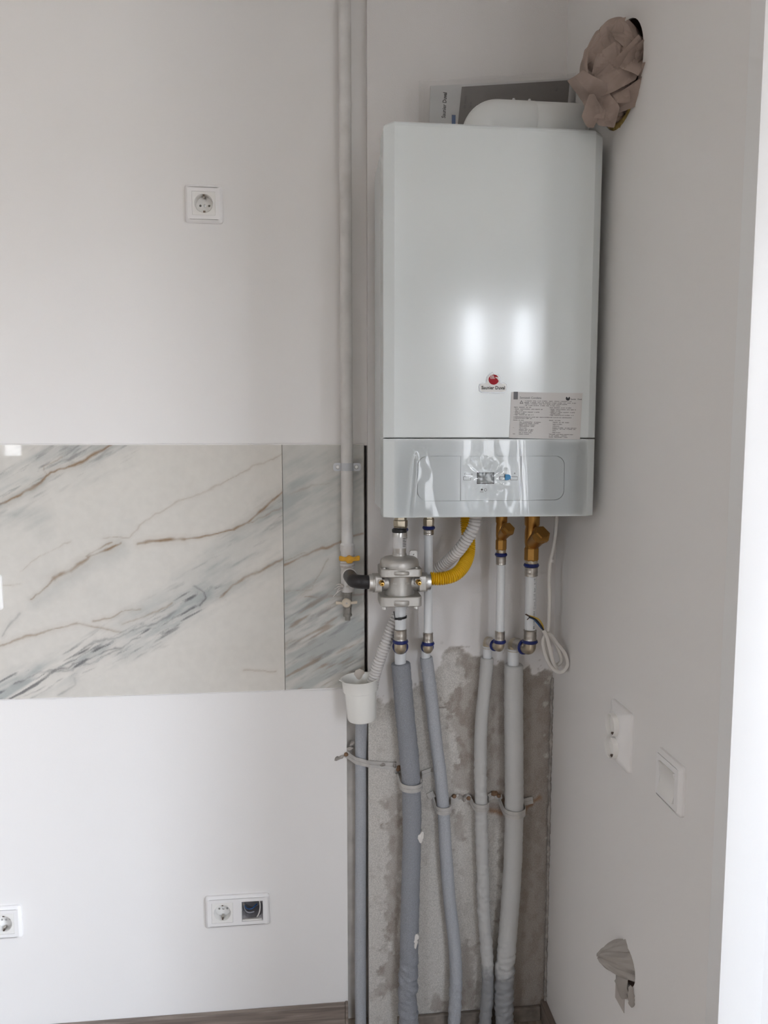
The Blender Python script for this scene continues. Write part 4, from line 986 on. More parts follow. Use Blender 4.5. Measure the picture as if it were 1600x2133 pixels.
B().prism(rrect(.020, .0185, .0065, 5, -.0215, 0), 0, .0016, MF((gx_, yb_, zc_))).build('ear', M['clamp'], clm, 30)
B().prism(rrect(.020, .0185, .0065, 5, .0215, 0), 0, .0016, MF((gx_, yb_, zc_))).build('ear', M['clamp'], clm, 30)
band(pth[2:-1], .0088, .0016, False).build('strap', M['clamp'], clm, 30)
for s_ in (-1, 1):
    q = MF((gx_+s_*.0212, yb_, zc_)); sc_ = B().lathe([(.0046, .0005), (.0046, .003), (.0034, .0042)], 16, q).build('screw', M['alu2'], clm)
    cut(sc_, [B().box(-.0028, .0028, -.0006, .0006, .0022, .0060, q), B().box(-.0006, .0006, -.0028, .0028, .0022, .0060, q)])
B().box(gx_-.004, gx_+.030, yb_, LW-.008, zc_-.005, zc_+.005).build('spacer', M['rust'], clm, smooth=0)

# main gas cock with yellow butterfly handle, tee and side outlet
def pz(px_, py_, Y): return at(px_, py_, Y)
gc = thing('gas_valve', (gx_, GY, pz(722, 1230, GY).z), 'old painted gas cock with yellow butterfly handle below the riser', 'valve')
za, zb_, zc2 = pz(723, 1140, GY).z, pz(723, 1172, GY).z, pz(723, 1232, GY).z
B().lathe([(.0150, zc2), (.0165, zc2+.004), (.0165, zc2+.012), (.0150, zc2+.015), (.0150, zb_-.014), (.0168, zb_-.010), (.0168, zb_), (.0150, zb_+.004), (.0150, za-.010), (.0168, za-.006), (.0168, za+.006), (.0142, za+.010)], 12, Matrix.Translation((gx_, GY, 0))).build('body', M['gaspipe'], gc, 30)
zt_ = pz(725, 1192, GY).z
B().lathe([(.0158, 0), (.0158, .016), (.0148, .018), (.0148, .030), (.0165, .032), (.0165, .046), (.014, .048)], 24, frame((gx_, GY, zt_), (.05, -1, 0))).build('side_outlet', M['gaspipe'], gc, 35)
hz = pz(728, 1163, GY-.03).z; hx = pz(728, 1163, GY-.03).x
B().lathe([(.0062, 0), (.0062, .034)], 14, frame((hx, GY-.004, hz-.001), (0, -1, 0))).build('stem', M['yellow2'], gc)
wing = [(-.0235, .0052), (-.020, .0065), (-.009, .0030), (-.005, .0050), (.005, .0050), (.009, .0030), (.020, .0065), (.0235, .0052), (.0235, -.0035), (.020, -.0052), (.009, -.0055), (.005, -.0105), (-.005, -.0105), (-.009, -.0055), (-.020, -.0052), (-.0235, -.0035)]
B().prism(wing, 0, .0075, MF((hx, GY-.030, hz))).build('handle', M['yellow2'], gc, 30, bevel=.0012)
pts = []; rr = []
for i in range(50):
    a = i*.55; n1 = fbm(np.array([i*.7]), np.array([4.4]))[0]; pts.append((gx_+.0155*math.cos(a), GY+.0155*math.sin(a), zb_-.012+.030*i/49)); rr.append(.0012+.0022*n1)
B().tube(pts, rr, 6).build('sealing_hemp', M['tape'], gc, 60)
# small drain cock under the tee
dc = thing('drain_cock', (gx_, GY, pz(722, 1290, GY).z), 'small drain cock with cream butterfly handle at the pipe end', 'valve')
z0_, z1_ = pz(721, 1292, GY).z, zc2
B().lathe([(.0062, z0_), (.0062, z0_+.009), (.0105, z0_+.010), (.0105, z0_+.014), (.0092, z0_+.016), (.0092, z0_+.030), (.0105, z0_+.032), (.0105, z1_-.006), (.012, z1_+.001)], 12, Matrix.Translation((gx_, GY, 0))).build('body', mat('old_steel', (.30, .285, .26, 1), .5, .5, bump=.15, var=.3, vscale=90), dc, 30)
hz2 = pz(722, 1256, GY-.024); B().lathe([(.0105, 0), (.0105, .005), (.008, .008), (.0035, .008)], 20, frame((hz2.x, GY-.020, hz2.z), (0, -1, 0))).build('hub', M['cream'], dc, 35)
B().lathe([(.005, 0), (.005, .018)], 10, frame((hz2.x, GY-.004, hz2.z), (0, -1, 0))).build('stem', M['steel'], dc)
B().prism([(-.0245, .0036), (-.0225, .0042), (-.009, .0022), (.009, .0022), (.0225, .0042), (.0245, .0036), (.0245, -.0022), (.009, -.0032), (-.009, -.0032), (-.0245, -.0026)], .001, .0055, MF((hz2.x, GY-.020, hz2.z))).build('handle', M['cream'], dc, 30, bevel=.001)
B().lathe([(.0022, 0), (.0022, .0092)], 8, frame((hz2.x, GY-.020, hz2.z), (0, -1, 0))).build('screw', M['steel'], dc)
bb = B()
for i, (ax, ay, bx_, by) in enumerate(((716, 1222, 697, 1227), (716, 1226, 694, 1243), (714, 1220, 700, 1219), (722, 1222, 728, 1229), (712, 1224, 702, 1232))):
    a, c_ = at(ax, ay, GY-.012), at(bx_, by, GY-.010-.004*i); md_ = (a+c_)/2+Vector((0, -.004, .004)); bb.tube(spline([a, md_, c_], 6), [.0022]*4+[.0016]*5+[.0007]*4, 6)
bb.build('hemp_strand', M['plaster'], dc, 60)

# black elbow to the regulator
RY = -.140
rc = at(832, 1213, RY)
el_ = [(gx_+.0024, GY-.046, zt_), (gx_+.006, RY+.008, zt_-.004), (rc.x-.060, RY, rc.z+.003), (rc.x-.052, RY, rc.z+.002)]
el_path = fillet([(gx_+.0024, GY-.040, zt_), (gx_+.008, RY, rc.z+.003), (rc.x-.050, RY, rc.z+.001)], .030, 14)
tag(B().tube(el_path, .0148, 24).build('pipe_elbow', M['iron'], None, 40), 'black elbow joining the gas cock to the silver regulator', 'pipe elbow')

# ------------------------------------------------------------------ gas regulator
rg = thing('gas_regulator', (rc.x, RY, at(832, 1258, RY).z), 'silver cast gas regulator with brass test nipples', 'regulator')
def rz(y): return at(832, y, RY).z
def rx(x): return at(x, 1213, RY).x
T0 = Matrix.Translation((rc.x, RY, 0))
cx_ = rc.x; hw_ = .0435
B().lathe([(.030, rz(1248)), (.031, rz(1235)), (.0295, rz(1225)), (.0295, rz(1200)), (.031, rz(1190)), (.030, rz(1182))], 36, T0).build('body', M['alu'], rg, 40)
for z0q, z1q in ((rz(1196), rz(1179)), (rz(1256), rz(1236))):
    lo = rrect(hw_*2, hw_*2*.92, .010, 5, cx_, RY)
    B().prism(lo, z0q, z1q).build('flange', M['alu'], rg, 35, bevel=.0018)
fz0, fz1 = rz(1194), rz(1181)
B().lathe([(.0405, rz(1184)), (.0415, rz(1178)), (.0415, rz(1172)), (.0395, rz(1165)), (.034, rz(1160.5)), (.022, rz(1158.5)), (.0150, rz(1157)), (.0148, rz(1152))], 40, T0, cap1=False).build('dome', M['alu'], rg, 40)
for s_, (za_, zb2) in ((1, (rz(1191), rz(1184))), (1, (rz(1253), rz(1243)))):
    B().lathe([(.0235, za_), (.0245, za_+.0015), (.0245, zb2-.0015), (.0235, zb2)], 30, Matrix.Translation((cx_, RY-.0215, 0))).build('boss', M['alu'], rg, 35)
nk = B().lathe([(.0142, rz(1160)), (.0142, rz(1143)), (.0147, rz(1142)), (.0147, rz(1110)), (.0142, rz(1107))], 32, T0).build('neck', M['alu2'], rg, 40)
st_ = B().lathe([(.01495, rz(1141)), (.01495, rz(1118))], 32, T0, False, False).build('sticker', M['sticker'], nk, 60)
bb = B()
for i in range(6):
    z = rz(1120.5+i*3.2); n_ = (5, 4, 6, 5, 6, 5)[i]; a0 = -PI/2+.35
    for k_ in range(n_):
        a = a0+k_*.115; r1 = .01512; bb.add([(cx_+r1*math.cos(a), RY+r1*math.sin(a), z-.0007), (cx_+r1*math.cos(a+.095), RY+r1*math.sin(a+.095), z-.0007), (cx_+r1*math.cos(a+.095), RY+r1*math.sin(a+.095), z+.0007), (cx_+r1*math.cos(a), RY+r1*math.sin(a), z+.0007)], [(0, 1, 2, 3)])
tag(bb.build('printed_text', M['ink'], nk, smooth=0, fix=False), kind='stuff')
B().lathe([(.0150, rz(1109)), (.0160, rz(1107)), (.0160, rz(1103)), (.0150, rz(1101.5)), (.0120, rz(1101)), (.0115, rz(1104))], 32, T0).build('cap_ring', M['black'], rg, 40)
bz = rz(1213)
for s_, x_end in ((-1, rx(776)), (1, rx(889))):
    L_ = abs(x_end-cx_); Mp = frame((cx_, RY, bz), (s_, 0, 0))
    prt = B().lathe([(.0175, .020), (.0175, L_-.022), (.0205, L_-.018), (.0205, L_)], 24, Mp).build('port', M['alu'], rg, 35)
    B().prism(rrect(.042, .036, .006, 4), L_-.019, L_-.004, Mp).build('hex_end', M['alu'], prt, 35, bevel=.0012)
    B().lathe([(.0185, L_-.002), (.0185, L_+.007), (.0165, L_+.008)], 28, Mp).build('coupling_ring', M['chrome'] if s_ > 0 else M['alu2'], prt, 35)
for px_, py_ in ((796, 1216), (873, 1214)):
    p = at(px_, py_, RY-.036); q = MF((p.x, RY-.018, p.z))
    nb = B().lathe([(.0062, 0), (.0062, .012), (.0050, .013), (.0050, .018), (.0046, .019), (.0042, .0255), (.0020, .0258), (.0018, .0120)], 6, q).build('test_nipple', M['brassy'], rg, 20)
    B().box(-.0068, .0068, -.0068, .0068, -.004, .006, q).build('nipple_pad', M['alu'], rg, smooth=0, bevel=.0012)
e0 = at(861, 1158, RY+.012)
ey = B().prism([(-.009, -.012), (.009, -.012), (.009, .008), (.006, .011), (-.005, .011), (-.008, .008)], 0, .006, MF((e0.x, RY+.020, e0.z))).build('bracket_ear', M['alu'], rg, 30, bevel=.001)
ey.modifiers.clear(); cut(ey, [B().lathe([(.0016, -.002), (.0016, .009)], 12, MF((e0.x+.001, RY+.020, e0.z+.003)))])
for px_ in (801, 867):
    p = at(px_, 1256, RY-.03); z_ = rz(1256); B().lathe([(.0046, z_-.0055), (.0046, z_+.001)], 6, Matrix.Translation((p.x, RY-.030, 0))).build('bolt', M['alu2'], rg, 20)
    z_ = rz(1179); B().lathe([(.0036, z_-.001), (.0036, z_+.002), (.002, z_+.003)], 10, Matrix.Translation((p.x, RY-.030, 0))).build('bolt', M['alu2'], rg, 30)
bb = B()
for px_ in (822, 851):
    p = at(px_, 1216, RY-.028); aa = math.atan2(p.x-cx_, .0295); q = frame((cx_+.0292*math.sin(aa), RY-.0292*math.cos(aa), p.z), (math.sin(aa), -math.cos(aa), 0))
    B().prism([(-.0045, .0014), (.001, .0014), (.001, .0034), (.0055, 0), (.001, -.0034), (.001, -.0014), (-.0045, -.0014)], 0, .0009, q).build('flow_arrow', M['alu2'], rg, smooth=0)

# ------------------------------------------------------------------ corrugated hoses
def corrugated(pts, r, amp, pitch, n=20, sharp=1.0):
    path = resample(spline(pts, 24), pitch/6); rr = []
    for i in range(len(path)):
        ph = (i % 6)/6; rr.append(r+amp*(abs(math.sin(PI*ph))**sharp*2-1)*.5)
    return B().tube(path, rr, n)
yh = corrugated([at(896, 1205, RY), at(920, 1205, RY), at(944, 1199, RY+.006), at(962, 1184, RY+.020), at(974, 1160, RY+.042), at(977, 1132, RY+.058), at(973, 1100, RY+.072), (at(971, 1078, RY+.074).x, RY+.074, BZ0+.0030)], .0130, .0034, .0046)
yo = yh.build('gas_hose', M['yellow'], None, 80); tag(yo, 'yellow corrugated gas hose from regulator to boiler', 'hose')
GH = [(at(991, 1078, -.140).x, -.140, BZ0+.0030), at(989, 1090, -.140), at(977, 1116, -.136), at(955, 1147, -.118), at(928, 1173, -.080), at(900, 1194, -.055), at(868, 1222, -.046), at(842, 1258, -.048), at(822, 1296, -.054), at(805, 1336, -.058), at(791, 1374, -.056), at(779, 1412, -.050), at(776, 1432, -.048)]
gh = corrugated(GH, .0120, .0038, .0072, 20, .6).build('condensate_hose', M['hose'], None, 80)
tag(gh, 'pale grey corrugated drain hose running into the white cup', 'hose')

# ------------------------------------------------------------------ boiler pipes with fittings
PY = -.086
def ring_(p, ax, r, parent, name='press_ring'):
    return B().lathe([(r-.002, -.0042), (r+.0012, -.0036), (r+.0030, -.0005), (r+.0012, .0036), (r-.002, .0042)], 28, frame(p, ax)).build(name, M['navy'], parent, 40)
def sleeve(p0_, p1_, r, parent, m=None):
    p0_, p1_ = Vector(p0_), Vector(p1_); L_ = (p1_-p0_).length
    return B().lathe([(r*.93, 0), (r*1.03, .001), (r, .003), (r, L_*.35), (r*1.035, L_*.42), (r, L_*.5), (r, L_-.004), (r*1.04, L_-.002), (r*.93, L_)], 28, frame(p0_, p1_-p0_)).build('press_sleeve', m or M['steel'], parent, 40)
def boiler_pipe(name, label, px_, r, yw, y_low, ins, strain=None):
    """riser between the boiler and its insulated pipe.  yw: pixel rows (nut top, ring, sleeve end, lower sleeve top, lower ring, elbow)"""
    X = at(px_, yw[2], PY).x; Z = lambda y: at(px_, y, PY).z
    t = thing(name, (X, PY, Z(yw[5])), label, 'pipe', 'press fitted pipes under the boiler')
    Tm = Matrix.Translation((X, PY, 0))
    zn, zr_, zs, zl, zlr, ze = [Z(y) for y in yw]
    B().tube([(X, PY, zr_+.006), (X, PY, zlr-.004)], r, 24).build('pipe', M['pipe'], t)
    if strain is None:
        B().lathe([(r*1.05, zr_+.002), (r*1.10, zn-.010), (r*1.28, zn-.006), (r*1.28, zn+.006), (r*1.12, zn+.008), (r*1.12, BZ0+.0035)], 6, Tm).build('union_nut', M['nickel'], t, 25)
        B().lathe([(r*1.2, zr_+.003), (r*1.2, zn-.008)], 24, Tm).build('adapter', M['nickel'], t, 30)
    else:
        k_ = strain; zb = zn                       # brass Y strainer between boiler and ring
        B().lathe([(r*1.10, zr_+.003), (r*1.15, zr_+.008), (r*1.15, zr_+.013)], 24, Tm).build('adapter', M['nickel'], t, 30)
        sb = B().lathe([(r*1.18, zr_+.010), (r*1.34, zr_+.013), (r*1.34, zr_+.013+.022*k_), (r*1.2, zr_+.013+.025*k_), (r*1.15, zr_+.013+.030*k_)], 8, Tm).build('strainer_nut', M['brass'], t, 22)
        z_a = zr_+.013+.026*k_
        sd = B().lathe([(r*1.12, z_a-.004), (r*1.28, z_a+.008), (r*1.28, z_a+.030*k_), (r*1.18, z_a+.040*k_), (r*1.36, z_a+.044*k_), (r*1.36, BZ0+.0015), (r*1.2, BZ0+.0035)], 24, Tm).build('strainer_body', M['brass'], t, 35)
        ax = Vector((.22, -.80, .62)).normalized(); st0 = Vector((X, PY, z_a+.004)); Mb_ = frame(st0, ax)
        B().lathe([(r*1.0, -.004), (r*1.22, .006), (r*1.38, .030*k_), (r*1.5, .032*k_), (r*1.5, .036*k_)], 24, Mb_).build('strainer_branch', M['brass'], sd, 35)
        B().lathe([(r*1.66, .036*k_), (r*1.66, .044*k_), (r*1.25, .0455*k_), (r*1.2, .047*k_), (r*1.15, .049*k_)], 6, Mb_).build('strainer_cap', M['brass'], sd, 20)
    ring_((X, PY, zr_), (0, 0, 1), r*1.18, t)
    sleeve((X, PY, zs), (X, PY, zr_-.003), r*1.17, t)
    sleeve((X, PY, zlr+.003), (X, PY, zl), r*1.17, t)
    ring_((X, PY, zlr), (0, 0, 1), r*1.22, t)
    ix, iy = ins                                    # top of the insulated pipe behind
    hd = Vector((ix-X, iy-PY, 0)); L_ = hd.length; hd.normalize()
    elb = fillet([(X, PY, zlr), (X, PY, ze), tuple(Vector((X, PY, ze))+hd*(L_*.5))], r*1.5, 10)
    B().tube(elb, r*1.13, 24).build('elbow', M['nickel'], t, 40)
    pr = Vector((X, PY, ze))+hd*max(r*1.5, L_*.34); ring_(pr, hd, r*1.22, t)
    sleeve(Vector((X, PY, ze))+hd*(L_*.45), Vector((X, PY, ze))+hd*(L_*.80), r*1.15, t)
    elb2 = fillet([tuple(Vector((X, PY, ze))+hd*(L_*.6)), (ix, iy, ze), (ix, iy, ze-.020)], r*1.2, 8)
    B().tube(elb2, r*1.10, 24).build('rear_elbow', M['nickel'], t, 40)
    zt2 = at(px_, y_low, iy).z
    B().lathe([(r*1.22, ze-.014), (r*1.24, ze-.016), (r*1.10, ze-.018), (r*1.06, zt2-.03)][::-1], 24, Matrix.Translation((ix, iy, 0))).build('lower_pipe', M['pipe'], t, 35)
    return X, ze
I1, I2, I3, I4 = at(834, 1384, -.030), at(887, 1372, -.021), at(1015, 1372, -.021), at(1069, 1385, -.030)
boiler_pipe('heating_pipe', 'thick white pipe passing behind the regulator down to dark foam', 834.5, .0122, (1090, 1103, 1122, 1310, 1336, 1352), 1384, (I1.x, I1.y))
boiler_pipe('heating_pipe', 'thin white pipe between regulator and yellow hose', 893, .0096, (1087, 1099, 1114, 1317, 1340, 1353), 1372, (I2.x, I2.y))
boiler_pipe('heating_pipe', 'thin white pipe below the smaller brass strainer', 1043.5, .0094, (1080, 1155, 1176, 1314, 1336, 1349), 1372, (I3.x, I3.y), .86)
X4, Z4 = boiler_pipe('heating_pipe', 'thick white printed pipe below the larger brass strainer', 1106.5, .0124, (1080, 1177, 1200, 1311, 1336, 1352), 1385, (I4.x, I4.y), 1.12)
# printing up the thick pipe
bb = B(); line = 'EN ISO 21003 Class 2-10 bar, 6-10'; z0_, z1_ = at(1106.5, 1308, PY).z, at(1106.5, 1203, PY).z
for i, ch in enumerate(line):
    if ch == ' ': continue
    z = z0_+(z1_-z0_)*(i+.5)/len(line); a = .42; nrm = Vector((math.sin(a), -math.cos(a), 0)); p = Vector((X4, PY, z))+nrm*.01262
    q = frame(p, nrm) @ Matrix.Rotation(PI/2, 4, 'Z'); text(ch, .0062, q, bb, width=None)
prt_parent = [o for o in bpy.data.objects if o.name.startswith('heating_pipe')][-1]
tag(bb.build('lettering', M['inkgrey'], prt_parent, smooth=0), kind='stuff')

# ------------------------------------------------------------------ foam insulation on the lower pipes
def foam_tube(label, px_path, Y, r, m, wr=0.0, split=None, seed=0, low=None):
    pts = []
    for i, (x, y) in enumerate(px_path):
        yy_ = Y if y < 1950 else Y-.010*min(1, (y-1950)/120); p = at(x, y, yy_); pts.append(p)
    last = pts[-1]; pts.append(Vector((last.x, last.y-.001, .001)) if last.z > .01 else last)
    path = resample(spline(pts, 16), .0024); rnd = random.Random(seed); rr = []; path2 = []
    L_ = len(path); vs = []; fs = []; n = 28
    T = [(path[min(i+1, L_-1)]-path[max(i-1, 0)]).normalized() for i in range(L_)]
    u_ = Vector((1, 0, 0))
    for i in range(L_):
        u_ = (u_-T[i]*u_.dot(T[i])).normalized(); v_ = T[i].cross(u_)
        for k in range(n):
            a = 2*PI*k/n; z = path[i].z
            n1 = float(vnoise(np.array([z*150+seed*3+1.5*math.sin(a+seed)]), np.array([2.2*math.cos(a-.6)+seed]))[0]-.5)
            n2 = float(vnoise(np.array([z*14+seed]), np.array([1.4*math.sin(a)+seed*2]))[0]-.5)
            wz = wr*(1.0 if low is None else min(1, max(.22, (low-z)/.10+.2)))
            q = r*(1+.05*n2)+wz*n1
            if i == 0: q *= .93
            vs.append(path[i]+(u_*math.cos(a)+v_*math.sin(a))*q)
    for i in range(L_-1):
        for k in range(n): fs.append((i*n+k, i*n+(k+1) % n, (i+1)*n+(k+1) % n, (i+1)*n+k))
    ins = [path[0]+(vs[k]-path[0])*.58 for k in range(n)]; ins2 = [path[4]+(vs[4*n+k]-path[4])*.58 for k in range(n)]
    b0 = len(vs); vs += ins+ins2                   # open top end with wall thickness
    for k in range(n): fs += [(k, b0+k, b0+(k+1) % n, (k+1) % n), (b0+k, b0+n+k, b0+n+(k+1) % n, b0+(k+1) % n)]
    fs.append(tuple((L_-1)*n+k for k in range(n)))
    o = B().add(vs, fs).build('foam_insulation', m, None, 60)
    tag(o, label, 'pipe insulation', 'foam covered pipes under the boiler'); return o, path
P1 = [(835, 1381), (843, 1480), (852, 1570), (857, 1640), (858, 1740), (855, 1860), (852, 1990), (850, 2080), (852, 2150)]
P2 = [(888, 1369), (897, 1440), (907, 1530), (918, 1620), (924, 1690), (929, 1780), (937, 1880), (947, 1970), (950, 2040), (948, 2100), (944, 2150)]
P3 = [(1015, 1370), (1010, 1430), (1003, 1500), (1001, 1580), (1002, 1680), (1005, 1800), (1008, 1900), (1014, 1980), (1016, 2050), (1012, 2110), (1008, 2150)]
P4 = [(1070, 1384), (1070, 1480), (1071, 1600), (1071, 1700), (1068, 1800), (1061, 1910), (1053, 2010), (1050, 2080), (1050, 2150)]
M['foam_d'] = mat('grey_foam_sprayed', (.385, .40, .43, 1), .75, bump=.4, bscale=600, var=.18, vscale=520)
f1, q1 = foam_tube('thick dark blue grey foam sleeve next to the drain pipe', P1, -.030, .0222, M['foam'], .0066, seed=1, low=.24)
f2, q2 = foam_tube('thin blue grey foam sleeve beside the thick dark one', P2, -.021, .0150, M['foam_d'], .0036, seed=2, low=.2)
f3, q3 = foam_tube('thin pale grey foam sleeve beside the thick pale one', P3, -.021, .0150, M['foam2'], .0030, seed=3, low=.75)
f4, q4 = foam_tube('thick pale grey foam sleeve nearest the side wall', P4, -.030, .0222, M['foam2'], .0056, seed=4, low=.26)
# plaster splashes stuck on the dark sleeve
def splash(px4, Y, parent):
    P = [at(x, y, Y) for x, y in px4]; c_ = sum(P, Vector())/len(P); vs = [c_+Vector((0, -.0035, 0))] + P + [p+Vector((0, .012, 0)) for p in P]; n = len(P)
    fs = [(0, 1+i, 1+(i+1) % n) for i in range(n)] + [(1+i, 1+n+i, 1+n+(i+1) % n, 1+(i+1) % n) for i in range(n)]
    B().add(vs, fs).build('plaster_splash', M['plaster'], parent, 30)
splash([(868, 1738), (874, 1739), (880, 1732), (883, 1735), (882, 1745), (878, 1757), (875, 1756), (871, 1750), (867, 1748)], -.047, f1)
splash([(851, 1956), (860, 1951), (863, 1945), (872, 1948), (873, 1955), (868, 1958), (871, 1962), (867, 1975), (862, 1990), (861, 1975), (863, 1964), (857, 1962)], -.050, f1)

# drain stack in the chase with the white cup on top
cupY = -.046; cc = at(754, 1412, cupY)
zb2 = at(753, 1500, cupY).z
dp = [(at(752, 1510, .02).x, cupY+.022, zb2+.012), (at(752, 1520, .02).x, .000, zb2-.018), at(752, 1560, .022), at(752, 1700, .026), at(751, 1900, .026), at(751, 2050, .020)]
dp = [Vector(p) for p in dp]; dp.append(Vector((dp[-1].x, .018, .001)))
do = B().tube(resample(spline(dp, 14), .004), .0140, 24).build('drain_pipe', M['foam_d'], None, 60)
tag(do, 'blue grey foam covered drain pipe below the white cup', 'pipe')
cup = thing('drain_cup', (cc.x, cupY, zb2), 'white plastic funnel cup catching the drain hose', 'cup')
zr2 = at(754, 1424, cupY-.04).z; Hc = zr2-zb2
Mc = Matrix.Translation((cc.x, cupY, zb2)) @ Matrix.Rotation(-.05, 4, 'Y')
prof = [(.004, 0), (.026, 0), (.0315, .003), (.0335, .009), (.0362, Hc*.70), (.0395, Hc*.715), (.0412, Hc*.95), (.0438, Hc*.985), (.0440, Hc), (.0412, Hc), (.0390, Hc*.94), (.0365, Hc*.71), (.034, Hc*.66), (.031, .010), (.004, .006)]
B().lathe(prof, 48, Mc).build('bowl', M['cup'], cup, 40)
def lip(a0):
    vs = []
    for z in (Hc-.001, Hc+.001):
        vs += [(.0405*math.cos(a0-.25), .0405*math.sin(a0-.25), z-.003), (.0480*math.cos(a0), .0480*math.sin(a0), z+.0015), (.0405*math.cos(a0+.25), .0405*math.sin(a0+.25), z-.003)]
    return B().add(vs, [(0, 1, 2), (5, 4, 3), (0, 3, 4, 1), (1, 4, 5, 2), (2, 5, 3, 0)], Mc)
lip(PI+.15).build('pouring_lip', M['cup'], cup, 30); lip(.12).build('pouring_lip', M['cup'], cup, 30)
tb = at(749, 1406, cupY+.038)
B().prism([(-.013, -.014), (.013, -.014), (.0125, .004), (.009, .011), (0, .0145), (-.009, .011), (-.0125, .004)], 0, .0022, MF((tb.x, cupY+.040, tb.z))).build('hanging_tab', M['tab'], cup, 35, bevel=.0008)

# ------------------------------------------------------------------ metal straps
def centre(path, z): return min(path, key=lambda p: abs(p.z-z))
def saddle(label, path, r, px_y, t0, t1, tilt=0.0, hw=.0088):
    """strap round the front of a sleeve with flat tabs on the wall; t0, t1: tab ends in pixels"""
    z = at((t0[0]+t1[0])/2, px_y, -r).z; c_ = centre(path, z); R = r+.0032
    A0, A1 = at(*t0, -.001), at(*t1, -.001)
    pts = [A0, Vector((c_.x-R-.004, -.002, A0.z*.5+z*.5))]
    for a in np.linspace(PI*1.03, -PI*.03, 22): pts.append(Vector((c_.x+R*math.cos(a), c_.y-R*math.sin(a), z+tilt*math.cos(a))))
    pts += [Vector((c_.x+R+.004, -.002, A1.z*.5+z*.5)), A1]
    pts = resample(pts, .003)
    t = thing('pipe_strap', (c_.x, -r, z), label, 'strap', 'metal straps holding the foam sleeves')
    band(pts, hw, .0016).build('band', M['strap'], t, 40)
    return t, A0, A1
def nail(p, parent, ax=(0, -1, 0)): B().lathe([(.0050, .0002), (.0055, .002), (.0042, .0045), (.002, .005)], 9, frame(p, ax)).build('nail_head', M['rust'], parent, 30)
def blob(p, parent, seed, s_, m=None):
    v_, f_ = crumple(14, seed, 3, s_, .12); B().add(v_, f_, Matrix.Translation(p)).build('mortar_dab', m or M['raw'], parent, 30, fix=False)
# across drain pipe
zA = [at(720, 1570, LW-.002), at(727, 1574, LW-.003), at(741, 1584, .008), at(752, 1587, .0095), at(764, 1590, .0075), at(772, 1592, -.003), at(800, 1594, -.002), at(833, 1597, -.002)]
sa = thing('pipe_strap', zA[0], 'metal strap crossing the drain pipe to the boiler wall', 'strap', 'metal straps holding the foam sleeves')
band(resample(zA, .004), .0085, .0016).build('band', M['strap'], sa, 40)
for px_, py_, sd in ((797, 1593, 31), (822, 1594, 32)): p = at(px_, py_, -.003); blob((p.x, -.002, p.z), sa, sd, (.006, .005, .007))
p = at(829, 1586, -.004); B().prism([(-.003, -.006), (.004, -.007), (.005, .004), (.001, .016), (-.002, .012)], 0, .003, MF((p.x, -.003, p.z))).build('bent_tab', M['strap'], sa, smooth=0)
nail(at(831, 1598, -.003), sa); nail(at(721, 1571, LW-.003), sa)
t, a0, a1 = saddle('metal strap round the thick dark foam sleeve', q1, .0222, 1630, (829, 1602), (905, 1604)); nail(a0, t); blob(a1+Vector((-.004, 0, 0)), t, 33, (.008, .004, .006))
t, a0, a1 = saddle('metal strap round the thin blue grey sleeve', q2, .0150, 1680, (895, 1650), (957, 1660)); nail(at(946, 1658, -.002), t); blob(a1, t, 34, (.008, .004, .008))
t, a0, a1 = saddle('metal strap round the thin pale grey sleeve', q3, .0150, 1674, (970, 1660), (1026, 1656)); nail(at(976, 1662, -.002), t); blob(a0+Vector((-.002, 0, -.003)), t, 35, (.007, .004, .010))
t, a0, a1 = saddle('metal strap round the thick pale sleeve by the corner', q4, .0222, 1684, (1038, 1655), (1110, 1666)); nail(at(1039, 1657, -.002), t); blob(at(1030, 1652, -.001), t, 36, (.010, .004, .006), M['rust'])
# rough plaster scar where the strap leaves the white wall
for i, (px_, py_, sd) in enumerate(((712, 1576, 51), (703, 1580, 52), (729, 1560, 53), (734, 1548, 54))):
    p = at(px_, py_, LW); v_, f_ = crumple(12, sd, 3, (.009, .003, .005), .15); B().add(v_, f_, Matrix.Translation((p.x, LW, p.z)) @ Matrix.Rotation(-.35, 4, 'Y')).build('plaster_scar', M['raw'], wall_left, 30, fix=False)

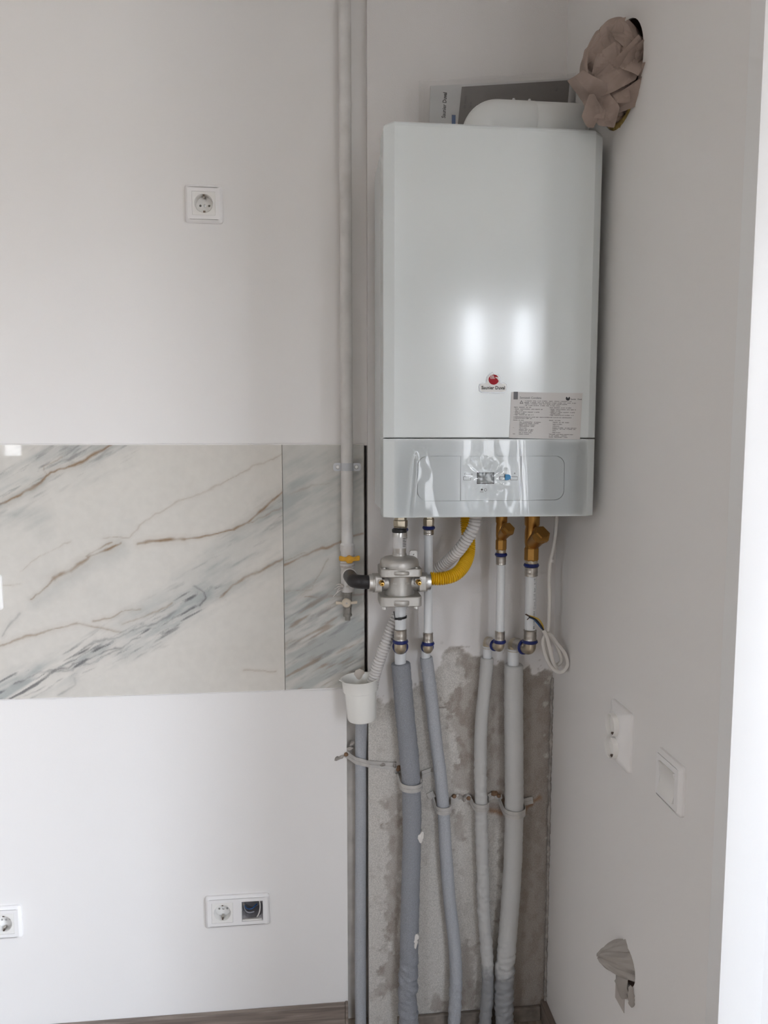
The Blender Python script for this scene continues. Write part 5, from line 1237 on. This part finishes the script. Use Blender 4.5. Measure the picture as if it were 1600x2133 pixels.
# black cable tie joining hose and pipe
X1 = at(834.5, 1288, PY).x; z_ = at(833, 1289, PY-.012).z
ct = [(X1+.0128*math.cos(a), PY+.0128*math.sin(a), z_+.002*math.cos(a+.4)) for a in np.linspace(0, 2*PI, 33)[:-1]]
zt_o = thing('cable_tie', (X1, PY, z_), 'black cable tie on the thick pipe below the regulator', 'cable tie')
band(ct+[ct[0]], .0024, .0012, False).build('loop', M['black'], zt_o, 40)
p = at(833, 1289, PY-.014); B().box(-.004, .004, -.0028, .0028, 0, .004, MF((p.x, PY-.0125, p.z))).build('tie_head', M['black'], zt_o, smooth=0, bevel=.0006)
B().tube([(X1-.0125, PY-.002, z_+.001), (X1-.014, PY, z_+.008), (X1-.0145, PY+.001, z_+.014)], .0011, 6).build('tie_tail', M['black'], zt_o)

# ------------------------------------------------------------------ white mains cable, coiled, with bare wire ends
CY = -.105
cp_px = [(1160.5, 1074, 0), (1158, 1100, 0), (1153, 1140, 0), (1146, 1172, 0), (1144, 1205, 0), (1145, 1250, 0), (1143, 1300, 0), (1139, 1335, .004), (1145, 1370, .008), (1158, 1385, .009), (1169, 1376, .007), (1162, 1350, .004), (1148, 1326, .002),
         (1137, 1322, .000), (1131, 1340, -.003), (1140, 1375, -.004), (1155, 1396, -.005), (1171, 1400, -.005), (1182, 1384, -.004), (1177, 1362, -.003), (1162, 1342, -.002), (1148, 1324, -.002), (1139, 1320, -.003), (1134, 1332, .001), (1141, 1362, .004), (1152, 1388, .004), (1160, 1394, .001),
         (1152, 1378, -.009), (1145, 1350, -.011), (1139, 1326, -.012), (1132, 1312, -.013)]
pts = [at(x, y, CY+d) for x, y, d in cp_px]; pts[0].z = BZ0+.0035
cb = thing('power_cable', pts[0], 'white mains cable hanging coiled beside the printed pipe', 'cable')
B().tube(resample(spline(pts, 14), .003), .0042, 12).build('cable', M['cable'], cb, 60)
B().lathe([(.0048, -.003), (.0052, 0), (.0048, .003)], 14, frame(at(1149, 1168, CY), (.15, 0, 1))).build('joint_ring', M['cable'], cb)
for nm, mt, sh, end, tip in (('wire_core', 'wire_y', (1, -2, -.001), (1103, 1283), (1096, 1279)), ('wire_core', 'wire_k', (-1, 1, -.003), (1102, 1284.5), (1094, 1279.5)), ('wire_core', 'wire_b', (-2, 3, .001), (1103, 1286), (1098, 1291))):
    d0 = CY-.013+sh[2]
    wp = [at(1132, 1312, CY-.013), at(1129+sh[0], 1304+sh[1], d0), at(1121+sh[0]*1.3, 1293+sh[1]*1.2, d0), at(1112, 1287.5+sh[1]*.8, d0), at(*end, d0)]
    wo = B().tube(spline(wp, 8), .0019, 8).build(nm, M[mt], cb, 60)
    B().tube([at(*end, d0), at(*tip, d0-.002)], .0009, 6).build('bare_strand', M['copper'], wo)
